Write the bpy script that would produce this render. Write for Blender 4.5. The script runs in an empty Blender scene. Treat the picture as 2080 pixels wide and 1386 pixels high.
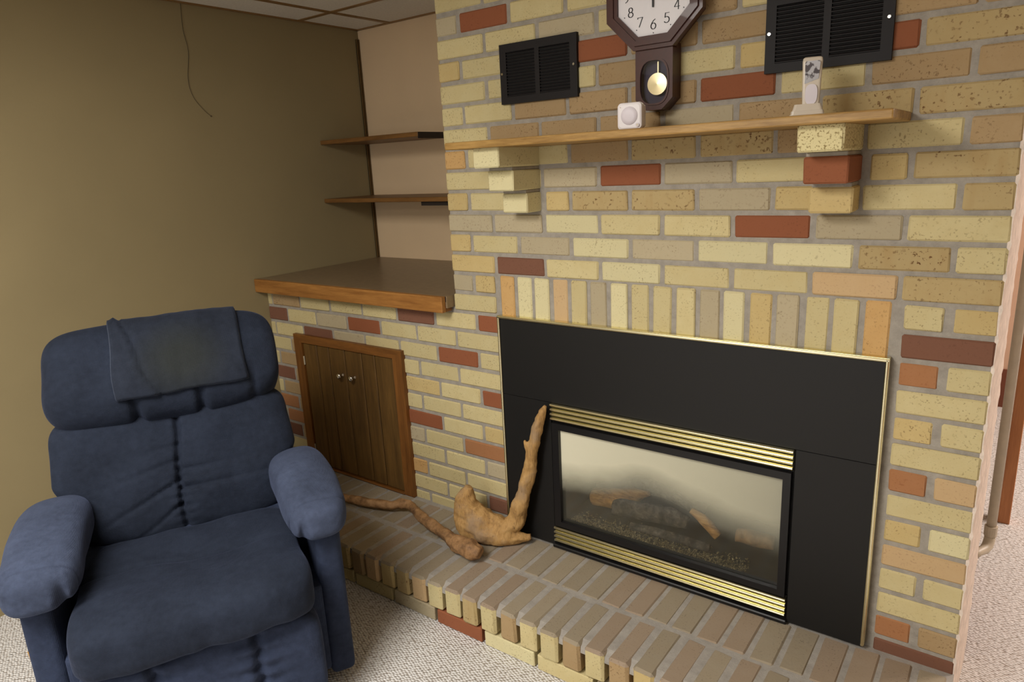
import bpy, bmesh, math, random
from mathutils import Vector, Matrix, noise

random.seed(7)
SC = bpy.context.scene
COL = SC.collection

# ------------------------------------------------------------------ camera
CAM_LOC = Vector((1.62402, -1.82096, 1.46052))
YAW, PITCH, ROLL = -0.64647, -0.25078, -0.05015
fw = Vector((math.sin(YAW) * math.cos(PITCH), math.cos(YAW) * math.cos(PITCH), math.sin(PITCH)))
rt = Vector((math.cos(YAW), -math.sin(YAW), 0))
up = rt.cross(fw)
r2 = rt * math.cos(ROLL) + up * math.sin(ROLL)
u2 = -rt * math.sin(ROLL) + up * math.cos(ROLL)
cd = bpy.data.cameras.new('camera')
cam = bpy.data.objects.new('camera', cd)
COL.objects.link(cam)
cd.sensor_fit = 'HORIZONTAL'
cd.sensor_width = 36.0
cd.lens = 1395.39 / 2080 * 36.0
cd.clip_start = 0.02
M = Matrix(((r2.x, u2.x, -fw.x), (r2.y, u2.y, -fw.y), (r2.z, u2.z, -fw.z))).to_4x4()
M.translation = CAM_LOC
cam.matrix_world = M
SC.camera = cam

# ------------------------------------------------------------------ world, lights, exposure
w = bpy.data.worlds.new('world')
SC.world = w
w.use_nodes = True
w.node_tree.nodes['Background'].inputs[0].default_value = (0.9, 0.95, 1.0, 1)
w.node_tree.nodes['Background'].inputs[1].default_value = 0.02


def area(name, loc, target, sx, sy, power, col, spread=180):
    l = bpy.data.lights.new(name, 'AREA')
    l.shape = 'RECTANGLE'
    l.size = sx
    l.size_y = sy
    l.energy = power
    l.color = col
    l.spread = math.radians(spread)
    o = bpy.data.objects.new(name, l)
    COL.objects.link(o)
    o.location = loc
    o.rotation_euler = (Vector(target) - Vector(loc)).to_track_quat('-Z', 'Y').to_euler()
    return o


# fluorescent panel set into the tile ceiling behind the camera, daylight window, lamp in the next room
area('ceiling_panel_light', (0.45, -2.15, 2.13), (0.45, -2.15, 0), 0.6, 1.2, 66, (1.0, 0.965, 0.91))
area('ceiling_panel_light_rear', (0.6, -4.25, 2.13), (0.6, -4.25, 0), 0.6, 1.2, 40, (1.0, 0.965, 0.91))
area('window_daylight', (0.6, -4.92, 1.25), (0.6, 0, 1.0), 1.5, 1.3, 24, (0.88, 0.94, 1.0))
area('next_room_lamp', (3.0, 1.6, 2.1), (2.6, 1.4, 0), 0.8, 0.8, 85, (1.0, 0.86, 0.78))

SC.view_settings.view_transform = 'Standard'
SC.view_settings.look = 'None'
SC.view_settings.gamma = 1.0
SC.view_settings.use_curve_mapping = False
SC.view_settings.exposure = 0.0


# ------------------------------------------------------------------ materials
def lin(c):
    return tuple((x / 255 / 12.92) if x / 255 <= 0.04045 else ((x / 255 + 0.055) / 1.055) ** 2.4 for x in c)


MATS = {}


class NT:
    def __init__(s, name):
        s.m = bpy.data.materials.new(name)
        s.m.use_nodes = True
        s.t = s.m.node_tree
        s.b = s.t.nodes['Principled BSDF']
        MATS[name] = s.m

    def n(s, typ, **kw):
        x = s.t.nodes.new(typ)
        for k, v in kw.items():
            if k.startswith('i_'):
                key = k[2:].replace('_', ' ')
                x.inputs[key].default_value = v
            else:
                setattr(x, k, v)
        return x

    def l(s, a, b):
        s.t.links.new(a, b)

    def set(s, **kw):
        for k, v in kw.items():
            s.b.inputs[k.replace('_', ' ')].default_value = v

    def ramp(s, src, stops):
        r = s.n('ShaderNodeValToRGB')
        e = r.color_ramp.elements
        while len(e) < len(stops):
            e.new(0.5)
        for q, (p, c) in zip(e, stops):
            q.position = p
            q.color = tuple(c) + (1,) if len(c) == 3 else c
        s.l(src, r.inputs[0])
        return r.outputs[0]

    def mix(s, fac, a, b, mode='MIX'):
        x = s.n('ShaderNodeMix', data_type='RGBA', blend_type=mode)
        for v, i in ((fac, 0), (a, 6), (b, 7)):
            if isinstance(v, (int, float)):
                x.inputs[i].default_value = v
            elif isinstance(v, tuple):
                x.inputs[i].default_value = v + (1,) if len(v) == 3 else v
            else:
                s.l(v, x.inputs[i])
        return x.outputs[2]

    def bump(s, h, strength=0.3, dist=0.002, prev=None):
        x = s.n('ShaderNodeBump')
        x.inputs['Strength'].default_value = strength
        x.inputs['Distance'].default_value = dist
        s.l(h, x.inputs['Height'])
        if prev is not None:
            s.l(prev, x.inputs['Normal'])
        s.l(x.outputs[0], s.b.inputs['Normal'])
        return x.outputs[0]

    def noise(s, vec, scale, detail=4, rough=0.6):
        x = s.n('ShaderNodeTexNoise')
        x.inputs['Scale'].default_value = scale
        x.inputs['Detail'].default_value = detail
        x.inputs['Roughness'].default_value = rough
        if vec is not None:
            s.l(vec, x.inputs['Vector'])
        return x

    def pos(s, scale=(1, 1, 1), rnd=0.0):
        g = s.n('ShaderNodeNewGeometry')
        v = g.outputs['Position']
        if rnd:
            oi = s.n('ShaderNodeObjectInfo')
            mm = s.n('ShaderNodeVectorMath', operation='SCALE')
            cmb = s.n('ShaderNodeCombineXYZ')
            for i in range(3):
                s.l(oi.outputs['Random'], cmb.inputs[i])
            s.l(cmb.outputs[0], mm.inputs[0])
            mm.inputs['Scale'].default_value = rnd
            ad = s.n('ShaderNodeVectorMath', operation='ADD')
            s.l(v, ad.inputs[0])
            s.l(mm.outputs[0], ad.inputs[1])
            v = ad.outputs[0]
        if scale != (1, 1, 1):
            mp = s.n('ShaderNodeMapping')
            mp.inputs['Scale'].default_value = scale
            s.l(v, mp.inputs['Vector'])
            v = mp.outputs[0]
        return v


def plain(name, rgb, rough=0.5, metal=0.0, spec=None, var=0.0, bump=0.0, bscale=200, coat=0.0):
    t = NT(name)
    c = lin(rgb)
    t.set(Base_Color=c + (1,), Roughness=rough, Metallic=metal)
    if spec is not None:
        t.b.inputs['Specular IOR Level'].default_value = spec
    if coat:
        t.b.inputs['Coat Weight'].default_value = coat
    if var or bump:
        p = t.pos()
        n = t.noise(p, bscale)
        if var:
            t.l(t.ramp(n.outputs[0], [(0.3, tuple(x * (1 - var) for x in c)), (0.7, tuple(min(1, x * (1 + var)) for x in c))]), t.b.inputs['Base Color'])
        if bump:
            t.bump(n.outputs[0], bump, 0.001)
    return t.m


def brick_mat(name, rgb, speck=0.35, speckcol=(88, 58, 30), mottle=0.14, sp_scale=190, streak=0.0, thr=0.60, clus=0.12):
    t = NT(name)
    c = lin(rgb)
    p = t.pos(rnd=37.0)
    oi = t.n('ShaderNodeObjectInfo')
    # brick to brick variation
    base = t.ramp(oi.outputs['Random'], [(0, tuple(x * 0.92 for x in c)), (0.5, c), (1, tuple(min(1, x * 1.06) for x in c))])
    n1 = t.noise(p, 22, 5, 0.65)
    f1 = t.ramp(n1.outputs[0], [(0.32, (0, 0, 0)), (0.72, (1, 1, 1))])
    warm = tuple(a * b for a, b in zip(c, (0.9, 0.82, 0.70)))
    m1 = t.n('ShaderNodeMath', operation='MULTIPLY')
    t.l(f1, m1.inputs[0])
    m1.inputs[1].default_value = mottle * 3
    col = t.mix(m1.outputs[0], base, warm)
    # manganese specks, clustered
    n2 = t.noise(p, sp_scale, 2, 0.5)
    n3 = t.noise(p, 14, 3, 0.5)
    f2 = t.ramp(n2.outputs[0], [(thr, (0, 0, 0)), (thr + 0.07, (1, 1, 1))])
    f3 = t.ramp(n3.outputs[0], [(0.40, (clus,) * 3), (0.65, (1, 1, 1))])
    mu = t.n('ShaderNodeMath', operation='MULTIPLY')
    t.l(f2, mu.inputs[0])
    t.l(f3, mu.inputs[1])
    mu2 = t.n('ShaderNodeMath', operation='MULTIPLY')
    t.l(mu.outputs[0], mu2.inputs[0])
    mu2.inputs[1].default_value = speck
    col = t.mix(mu2.outputs[0], col, lin(speckcol))
    if streak:
        ps = t.pos(scale=(26, 26, 5), rnd=11)
        n4 = t.noise(ps, 1.0, 3)
        f4 = t.ramp(n4.outputs[0], [(0.5, (0, 0, 0)), (0.8, (streak,) * 3)])
        col = t.mix(f4, col, lin((150, 105, 45)))
    t.l(col, t.b.inputs['Base Color'])
    t.set(Roughness=0.85)
    t.b.inputs['Specular IOR Level'].default_value = 0.25
    nb = t.noise(p, 160, 5, 0.7)
    t.bump(nb.outputs[0], 0.35, 0.0015)
    return t.m


# wall brick palette
brick_mat('brick_yellow', (200, 186, 140), 0.5)
brick_mat('brick_cream', (211, 201, 158), 0.45, mottle=0.06)
brick_mat('brick_grey', (178, 165, 136), 0.45, mottle=0.06)
brick_mat('brick_tan', (168, 143, 106), 0.6)
brick_mat('brick_gold', (196, 174, 122), 0.5)
brick_mat('brick_orange', (198, 160, 106), 0.45)
brick_mat('brick_peach', (200, 170, 128), 0.35, mottle=0.08)
brick_mat('brick_rust', (168, 118, 80), 0.3, (110, 60, 30))
brick_mat('brick_red', (142, 86, 58), 0.3, (90, 45, 28), mottle=0.06)
brick_mat('brick_dark', (122, 84, 66), 0.35, (70, 42, 30), mottle=0.06)
brick_mat('brick_speckled', (180, 159, 114), 1.0, (98, 66, 38), mottle=0.12, sp_scale=130, streak=0.25)
brick_mat('brick_speckled_fine', (216, 204, 156), 0.95, (120, 96, 48), mottle=0.06, sp_scale=200, thr=0.55, clus=0.7)
brick_mat('hearth_top', (150, 138, 118), 0.4, (76, 62, 50), mottle=0.10)
brick_mat('hearth_top_warm', (150, 133, 114), 0.4, (76, 60, 50), mottle=0.10)
MB = {'Y': 'brick_yellow', 'P': 'brick_cream', 'G': 'brick_grey', 'T': 'brick_tan', 'L': 'brick_gold', 'O': 'brick_orange',
      'H': 'brick_peach', 'U': 'brick_rust', 'R': 'brick_red', 'D': 'brick_dark', 'S': 'brick_speckled', 'F': 'brick_speckled_fine'}


def mortar(name, rgb):
    t = NT(name)
    c = lin(rgb)
    p = t.pos()
    n = t.noise(p, 30, 6, 0.7)
    n2 = t.noise(p, 300, 3, 0.6)
    a = t.ramp(n.outputs[0], [(0.3, tuple(x * 0.8 for x in c)), (0.7, tuple(x * 1.15 for x in c))])
    t.l(a, t.b.inputs['Base Color'])
    t.set(Roughness=0.95)
    t.b.inputs['Specular IOR Level'].default_value = 0.1
    t.bump(n2.outputs[0], 0.6, 0.002)
    return t.m


mortar('mortar', (158, 151, 140))
mortar('mortar_hearth', (160, 154, 146))
mortar('plaster_edge', (228, 212, 198))


def wood(name, dark, light, scale, rough=0.45, axis='X', spec=0.4, ring=9.0):
    t = NT(name)
    sc = {'X': (1.2, 14, 14), 'Z': (14, 14, 1.2), 'Y': (14, 1.2, 14)}[axis]
    p = t.pos(scale=sc, rnd=3.0)
    n = t.noise(p, scale, 6, 0.62)
    n2 = t.noise(p, scale * 6, 3, 0.6)
    mx = t.mix(0.3, n.outputs[1], n2.outputs[1])
    bw = t.n('ShaderNodeRGBToBW')
    t.l(mx, bw.inputs[0])
    d, l_ = lin(dark), lin(light)
    mid = tuple((a + b) / 2 for a, b in zip(d, l_))
    t.l(t.ramp(bw.outputs[0], [(0.36, d), (0.5, mid), (0.62, l_)]), t.b.inputs['Base Color'])
    t.set(Roughness=rough)
    t.b.inputs['Specular IOR Level'].default_value = spec
    t.bump(bw.outputs[0], 0.12, 0.001)
    return t.m


wood('oak_mantel', (122, 88, 40), (184, 146, 84), 4.0)
wood('oak_edge', (124, 78, 34), (174, 122, 62), 3.0)
wood('oak_frame', (92, 56, 22), (134, 86, 38), 3.0, axis='Z')
wood('oak_frame_x', (92, 56, 22), (134, 86, 38), 3.0, axis='X')
wood('cupboard_plank', (72, 50, 22), (110, 80, 38), 3.0, axis='Z', rough=0.5)
wood('shelf_wood', (96, 64, 30), (134, 94, 48), 3.0)
wood('post_wood', (172, 108, 64), (204, 138, 88), 3.0, axis='Z')
plain('shelf_end', (34, 24, 18), 0.6)
plain('laminate', (132, 112, 86), 0.35, var=0.12, bscale=40)
plain('laminate_end', (40, 34, 30), 0.5)
plain('clock_wood', (68, 34, 24), 0.4, spec=0.35, var=0.12, bscale=60, coat=0.1)
plain('black_metal', (26, 25, 24), 0.5, spec=0.3, var=0.06, bscale=300, bump=0.05)
plain('black_gloss', (22, 21, 22), 0.4, spec=0.35)
plain('vent_metal', (32, 29, 29), 0.55, spec=0.2)
plain('vent_inside', (12, 11, 10), 0.8)
plain('brass', (234, 227, 190), 0.27, metal=1.0)
plain('brass_bob', (232, 216, 172), 0.38, metal=1.0)
plain('chrome', (215, 212, 205), 0.15, metal=1.0)
plain('white_plastic', (232, 226, 226), 0.4)
plain('white_lens', (222, 214, 220), 0.5)
plain('beige_plastic', (208, 196, 178), 0.4)
plain('clock_face', (228, 224, 226), 0.5)
plain('ink', (30, 28, 30), 0.5)
plain('pipe_paint', (200, 186, 164), 0.45, var=0.08, bscale=30)
plain('tbar', (132, 98, 54), 0.4, metal=0.0)
plain('dark_bronze', (112, 88, 54), 0.4, metal=0.3)
plain('wire', (70, 56, 34), 0.6)
plain('firebox', (64, 58, 48), 0.9, var=0.3, bscale=12)
plain('baseboard_brown', (110, 58, 34), 0.5)
plain('lever_wood', (190, 140, 60), 0.4)


def wall_paint(name, rgb, fine=900, streak=True):
    t = NT(name)
    c = lin(rgb)
    p = t.pos()
    n = t.noise(p, fine, 2, 0.5)
    n2 = t.noise(p, 3, 3, 0.5)
    a = t.mix(0.5, n.outputs[1], n2.outputs[1])
    bw = t.n('ShaderNodeRGBToBW')
    t.l(a, bw.inputs[0])
    t.l(t.ramp(bw.outputs[0], [(0.35, tuple(x * 0.92 for x in c)), (0.65, tuple(x * 1.07 for x in c))]), t.b.inputs['Base Color'])
    t.set(Roughness=0.85)
    t.b.inputs['Specular IOR Level'].default_value = 0.2
    t.bump(n.outputs[0], 0.12, 0.0006)
    return t.m


wall_paint('wall_olive', (150, 135, 100))
wall_paint('wall_pink', (226, 198, 160))
wall_paint('wall_room', (136, 118, 92))
wall_paint('wall_far', (214, 176, 148))

t = NT('tile_white')
p = t.pos()
n = t.noise(p, 120, 4)
n2 = t.noise(p, 600, 2)
t.l(t.ramp(n.outputs[0], [(0.3, lin((212, 206, 194))), (0.7, lin((228, 222, 210)))]), t.b.inputs['Base Color'])
t.set(Roughness=0.95)
t.bump(n2.outputs[0], 0.4, 0.002)

# looped berber carpet
t = NT('carpet')
p = t.pos()
mp = t.n('ShaderNodeMapping')
mp.inputs['Rotation'].default_value = (0, 0, math.radians(33))
mp.inputs['Scale'].default_value = (1.0, 1.55, 1.0)
t.l(p, mp.inputs['Vector'])
v = t.n('ShaderNodeTexVoronoi', feature='F1')
v.inputs['Scale'].default_value = 84
v.inputs['Randomness'].default_value = 0.4
t.l(mp.outputs[0], v.inputs['Vector'])
n = t.noise(p, 70, 3)
n2 = t.noise(p, 900, 2)
base = t.ramp(n.outputs[0], [(0.3, lin((214, 211, 207))), (0.7, lin((232, 229, 226)))])
gap_shade = t.ramp(v.outputs['Distance'], [(0.42, (0, 0, 0)), (0.75, (0.85, 0.85, 0.85))])  # shade between the loops put into the colour
fl = t.n('ShaderNodeTexVoronoi', feature='F1')
fl.inputs['Scale'].default_value = 55
t.l(mp.outputs[0], fl.inputs['Vector'])
fleck = t.ramp(fl.outputs['Distance'], [(0.08, (0.7, 0.7, 0.7)), (0.16, (0, 0, 0))])
col = t.mix(gap_shade, base, lin((138, 122, 106)))
col = t.mix(fleck, col, lin((104, 96, 88)))
t.l(col, t.b.inputs['Base Color'])
t.set(Roughness=1.0)
t.b.inputs['Specular IOR Level'].default_value = 0.05
inv = t.n('ShaderNodeMath', operation='SUBTRACT')
inv.inputs[0].default_value = 1.0
t.l(v.outputs['Distance'], inv.inputs[1])
b1 = t.bump(inv.outputs[0], 1.0, 0.006)
t.bump(n2.outputs[0], 0.3, 0.001, b1)


# corded velour of the recliner
def velour(name, rgb, worn=None, lightfac=1.0):
    t = NT(name)
    c = lin(rgb)
    tc = t.n('ShaderNodeTexCoord')
    o = tc.outputs['Object']
    n = t.noise(o, 7, 5, 0.6)
    n2 = t.noise(o, 60, 3, 0.6)
    a = t.mix(0.35, n.outputs[1], n2.outputs[1])
    bw = t.n('ShaderNodeRGBToBW')
    t.l(a, bw.inputs[0])
    col = t.ramp(bw.outputs[0], [(0.34, tuple(x * 0.6 for x in c)), (0.5, c), (0.66, tuple(x * 1.4 for x in c))])
    if worn is not None:
        cen, rad, wc = worn
        sb = t.n('ShaderNodeVectorMath', operation='DISTANCE')
        t.l(o, sb.inputs[0])
        sb.inputs[1].default_value = cen
        f = t.ramp(sb.outputs['Value'], [(rad * 0.3, (0.8,) * 3), (rad, (0, 0, 0))])
        col = t.mix(f, col, lin(wc))
    t.l(col, t.b.inputs['Base Color'])
    t.set(Roughness=0.9)
    t.b.inputs['Specular IOR Level'].default_value = 0.15
    t.b.inputs['Sheen Weight'].default_value = 0.25
    t.b.inputs['Sheen Roughness'].default_value = 0.4
    t.b.inputs['Sheen Tint'].default_value = lin((120, 132, 170)) + (1,)
    wv = t.n('ShaderNodeTexWave', wave_type='BANDS', bands_direction='X')
    wv.inputs['Scale'].default_value = 110
    wv.inputs['Distortion'].default_value = 0.6
    t.l(o, wv.inputs['Vector'])
    wz = t.n('ShaderNodeTexWave', wave_type='BANDS', bands_direction='Z')
    wz.inputs['Scale'].default_value = 110
    t.l(o, wz.inputs['Vector'])
    ad = t.n('ShaderNodeMath', operation='ADD')
    t.l(wv.outputs['Fac'], ad.inputs[0])
    t.l(wz.outputs['Fac'], ad.inputs[1])
    b1 = t.bump(ad.outputs[0], 0.25, 0.0008)
    t.bump(n.outputs[0], 0.5, 0.02, b1)
    return t.m


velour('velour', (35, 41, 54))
velour('velour_hem', (58, 64, 76))  # lighter than the cloth: edge highlight put into the hem colour
velour('velour_arm_lit', (62, 70, 90))  # same velour, lightened: the light on the arms is in the colour
velour('velour_base', (48, 56, 76))  # same velour, lightened for the brighter look of the lower fronts
velour('velour_cover', (36, 41, 52), worn=((0.05, 0.12, 0.95), 0.14, (46, 49, 47)))

# driftwood
t = NT('driftwood')
p = t.pos()
n = t.noise(p, 18, 6, 0.65)
n2 = t.noise(t.pos(scale=(30, 30, 6)), 4, 5, 0.7)
mx = t.mix(0.5, n.outputs[1], n2.outputs[1])
bw = t.n('ShaderNodeRGBToBW')
t.l(mx, bw.inputs[0])
dcol = t.ramp(bw.outputs[0], [(0.34, lin((112, 80, 48))), (0.5, lin((178, 138, 82))), (0.66, lin((196, 160, 106)))])
ng = t.noise(p, 9, 4, 0.6)
gf = t.ramp(ng.outputs[0], [(0.48, (0, 0, 0)), (0.62, (0.75, 0.75, 0.75))])
nc = t.noise(t.pos(scale=(40, 40, 5)), 2.4, 3, 0.6)
cf = t.ramp(nc.outputs[0], [(0.27, (0.7, 0.7, 0.7)), (0.35, (0, 0, 0))])
dcol = t.mix(gf, dcol, lin((150, 126, 100)))
dcol = t.mix(cf, dcol, lin((70, 48, 30)))
t.l(dcol, t.b.inputs['Base Color'])
t.set(Roughness=0.75)
t.bump(n2.outputs[0], 0.6, 0.006)
t = NT('driftwood_dark')
p = t.pos()
n = t.noise(p, 24, 6, 0.65)
t.l(t.ramp(n.outputs[0], [(0.34, lin((104, 74, 46))), (0.5, lin((150, 112, 72))), (0.66, lin((176, 136, 94)))]), t.b.inputs['Base Color'])
t.set(Roughness=0.75)
t.bump(n.outputs[0], 0.5, 0.004)

# gas logs and embers
t = NT('log_bark')
n = t.noise(t.pos(), 40, 6, 0.7)
t.l(t.ramp(n.outputs[0], [(0.35, lin((40, 36, 34))), (0.55, lin((92, 84, 76))), (0.7, lin((132, 122, 108)))]), t.b.inputs['Base Color'])
t.set(Roughness=0.95)
t.bump(n.outputs[0], 0.9, 0.01)
t = NT('log_split')
n = t.noise(t.pos(scale=(8, 40, 40)), 2, 6, 0.7)
t.l(t.ramp(n.outputs[0], [(0.3, lin((112, 74, 38))), (0.55, lin((196, 146, 84))), (0.7, lin((214, 170, 106)))]), t.b.inputs['Base Color'])
t.set(Roughness=0.9)
t.bump(n.outputs[0], 0.7, 0.006)
t = NT('ember_grain')
n = t.noise(t.pos(), 260, 3, 0.7)
t.l(t.ramp(n.outputs[0], [(0.4, lin((60, 50, 34))), (0.55, lin((150, 130, 84))), (0.7, lin((232, 220, 180)))]), t.b.inputs['Base Color'])
t.set(Roughness=0.7)

# fireplace glass with a milky film on it
t = NT('fire_glass')
tr = t.n('ShaderNodeBsdfTransparent')
tr.inputs[0].default_value = (0.93, 0.93, 0.9, 1)
gl = t.n('ShaderNodeBsdfGlossy')
gl.inputs['Roughness'].default_value = 0.12
fr = t.n('ShaderNodeFresnel')
fr.inputs['IOR'].default_value = 1.45
m1 = t.n('ShaderNodeMixShader')
t.l(fr.outputs[0], m1.inputs[0])
t.l(tr.outputs[0], m1.inputs[1])
t.l(gl.outputs[0], m1.inputs[2])
df = t.n('ShaderNodeBsdfDiffuse')
df.inputs[0].default_value = lin((222, 217, 192)) + (1,)
tc = t.n('ShaderNodeTexCoord')
n = t.noise(tc.outputs['Generated'], 2.2, 4, 0.5)
sep = t.n('ShaderNodeSeparateXYZ')
t.l(tc.outputs['Generated'], sep.inputs[0])


def mth(op, a, b):
    x = t.n('ShaderNodeMath', operation=op)
    for v_, i in ((a, 0), (b, 1)):
        if isinstance(v_, (int, float)):
            x.inputs[i].default_value = v_
        else:
            t.l(v_, x.inputs[i])
    return x.outputs[0]


# an arch left of centre stays clear; the film thins out to the right
dq = mth('DIVIDE', mth('SUBTRACT', sep.outputs[0], 0.42), 0.24)
bell = mth('DIVIDE', 1.0, mth('ADD', 1.0, mth('MULTIPLY', dq, dq)))
e1 = mth('ADD', sep.outputs[2], mth('MULTIPLY', n.outputs[0], 0.25))
e2 = mth('SUBTRACT', e1, mth('MULTIPLY', bell, 0.27))
haze = mth('MULTIPLY', t.ramp(e2, [(0.38, (0.03, 0.03, 0.03)), (0.52, (0.34, 0.34, 0.34)), (0.68, (0.95, 0.95, 0.95))]), mth('SUBTRACT', 1.0, mth('MULTIPLY', sep.outputs[0], 0.62)))
m2 = t.n('ShaderNodeMixShader')
t.l(haze, m2.inputs[0])
t.l(m1.outputs[0], m2.inputs[1])
t.l(df.outputs[0], m2.inputs[2])
t.l(m2.outputs[0], t.t.nodes['Material Output'].inputs['Surface'])

# clear pane of the clock's pendulum window
t = NT('clock_glass')
tr = t.n('ShaderNodeBsdfTransparent')
gl = t.n('ShaderNodeBsdfGlossy')
gl.inputs['Roughness'].default_value = 0.02
fr = t.n('ShaderNodeFresnel')
fr.inputs['IOR'].default_value = 1.5
m1 = t.n('ShaderNodeMixShader')
t.l(fr.outputs[0], m1.inputs[0])
t.l(tr.outputs[0], m1.inputs[1])
t.l(gl.outputs[0], m1.inputs[2])
t.l(m1.outputs[0], t.t.nodes['Material Output'].inputs['Surface'])
plain('clock_inside', (50, 44, 66), 0.7)
t = NT('reflector')
n = t.noise(t.pos(), 90, 2, 0.5)
t.l(t.ramp(n.outputs[0], [(0.42, lin((120, 116, 122))), (0.5, lin((236, 240, 250)))]), t.b.inputs['Base Color'])
t.set(Metallic=0.7, Roughness=0.2)

# ------------------------------------------------------------------ mesh helpers
OFF = {}


def finish(name, bm, mat, parent=None, smooth=False, world=True):
    me = bpy.data.meshes.new(name)
    if parent is not None and world:
        d = OFF.get(parent.name, Vector((0, 0, 0)))
        bmesh.ops.translate(bm, verts=bm.verts, vec=-d)
    bm.normal_update()
    bm.to_mesh(me)
    bm.free()
    for m in (mat if isinstance(mat, (list, tuple)) else [mat]):
        me.materials.append(MATS[m])
    if smooth:
        for p_ in me.polygons:
            p_.use_smooth = True
    o = bpy.data.objects.new(name, me)
    COL.objects.link(o)
    if parent is not None:
        o.parent = parent
        OFF[o.name] = OFF.get(parent.name, Vector((0, 0, 0)))
    else:
        OFF[o.name] = Vector((0, 0, 0))
    return o


def thing(name, label, cat, loc=(0, 0, 0), rz=0.0, group=None):
    o = bpy.data.objects.new(name, None)
    COL.objects.link(o)
    o.empty_display_size = 0.05
    o.location = loc
    o.rotation_euler = (0, 0, rz)
    OFF[o.name] = Vector(loc)
    return tag(o, label, cat, group)


def tag(o, label, cat, group=None):
    o['label'] = label
    o['category'] = cat
    if group:
        o['group'] = group
    return o


def struct(o, label=None):
    o['kind'] = 'structure'
    if label:
        o['label'] = label
    return o


def box(bm, x0, x1, y0, y1, z0, z1, bev=0.0, seg=1, jit=0.0, mi=0):
    vs = [bm.verts.new((x, y, z)) for x in (x0, x1) for y in (y0, y1) for z in (z0, z1)]
    q = [(0, 1, 3, 2), (4, 6, 7, 5), (0, 4, 5, 1), (2, 3, 7, 6), (0, 2, 6, 4), (1, 5, 7, 3)]
    fs = []
    for a in q:
        f = bm.faces.new([vs[i] for i in a])
        f.material_index = mi
        fs.append(f)
    if bev:
        es = list({e for f in fs for e in f.edges})
        r = bmesh.ops.bevel(bm, geom=es, offset=bev, segments=seg, profile=0.5, affect='EDGES')
        vs = list({v_ for f in r['faces'] for v_ in f.verts} | {v_ for v_ in vs if v_.is_valid})
    if jit:
        for v_ in vs:
            if v_.is_valid:
                v_.co += Vector([random.uniform(-jit, jit) for _ in range(3)])
    return vs


def nb():
    return bmesh.new()


def spw(x, e):
    return math.copysign(abs(x) ** e, x)


def crom(pts, n):
    """Catmull-Rom resample of tuples"""
    out = []
    P = [pts[0]] + list(pts) + [pts[-1]]
    for i in range(1, len(P) - 2):
        for k in range(n):
            s_ = k / n
            a, b, c, d = P[i - 1], P[i], P[i + 1], P[i + 2]
            out.append(tuple(0.5 * ((2 * b[j]) + (-a[j] + c[j]) * s_ + (2 * a[j] - 5 * b[j] + 4 * c[j] - d[j]) * s_ ** 2 + (-a[j] + 3 * b[j] - 3 * c[j] + d[j]) * s_ ** 3) for j in range(len(b))))
    out.append(tuple(pts[-1]))
    return out


def tube(bm, pts, n=12, cap=True, wob=0.0, seed=0.0):
    """pts: (x,y,z,r)"""
    rings = []
    prev = None
    for i, p_ in enumerate(pts):
        a = Vector(pts[max(i - 1, 0)][:3])
        b = Vector(pts[min(i + 1, len(pts) - 1)][:3])
        d = (b - a).normalized()
        if prev is None:
            x = d.orthogonal().normalized()
        else:
            x = (prev - d * prev.dot(d)).normalized()
        prev = x
        y = d.cross(x)
        r = p_[3]
        ring = []
        for k in range(n):
            an = 2 * math.pi * k / n
            rr = r
            q = Vector(p_[:3])
            if wob:
                rr *= 1 + wob * noise.noise(Vector((math.cos(an) * 1.3 + seed, math.sin(an) * 1.3, i * 0.22)))
            ring.append(bm.verts.new(q + x * math.cos(an) * rr + y * math.sin(an) * rr))
        rings.append(ring)
    for a, b in zip(rings, rings[1:]):
        for k in range(n):
            bm.faces.new((a[k], a[(k + 1) % n], b[(k + 1) % n], b[k]))
    if cap:
        bm.faces.new(list(reversed(rings[0])))
        bm.faces.new(rings[-1])


def prism(bm, poly, y0, y1, mi=0):
    """extrude an (x,z) polygon from y0 to y1"""
    a = [bm.verts.new((x, y0, z)) for x, z in poly]
    b = [bm.verts.new((x, y1, z)) for x, z in poly]
    n = len(poly)
    fs = [bm.faces.new(a), bm.faces.new(list(reversed(b)))]
    for i in range(n):
        fs.append(bm.faces.new((a[(i + 1) % n], a[i], b[i], b[(i + 1) % n])))
    for f in fs:
        f.material_index = mi
    bmesh.ops.recalc_face_normals(bm, faces=fs)
    return fs


def ring_prism(bm, outer, inner, y0, y1):
    """frame between two (x,z) polygons of equal count"""
    n = len(outer)
    oa = [bm.verts.new((x, y0, z)) for x, z in outer]
    ia = [bm.verts.new((x, y0, z)) for x, z in inner]
    ob = [bm.verts.new((x, y1, z)) for x, z in outer]
    ib = [bm.verts.new((x, y1, z)) for x, z in inner]
    fs = []
    for i in range(n):
        j = (i + 1) % n
        fs += [bm.faces.new((oa[i], oa[j], ia[j], ia[i])), bm.faces.new((ob[j], ob[i], ib[i], ib[j])),
               bm.faces.new((oa[j], oa[i], ob[i], ob[j])), bm.faces.new((ia[i], ia[j], ib[j], ib[i]))]
    bmesh.ops.recalc_face_normals(bm, faces=fs)


def disc_y(bm, cx, cz, r, y0, y1, n=24):
    prism(bm, [(cx + r * math.cos(2 * math.pi * k / n), cz + r * math.sin(2 * math.pi * k / n)) for k in range(n)], y0, y1)


# ------------------------------------------------------------------ room shell
H = 2.142
XL, YB, XR = -1.145, 0.707, 1.60
b = nb()
box(b, XL - 0.2, 4.6, -5.1, 3.0, -0.1, 0.0)
struct(finish('floor', b, 'carpet'), 'cream looped berber carpet flecked with brown')

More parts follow.
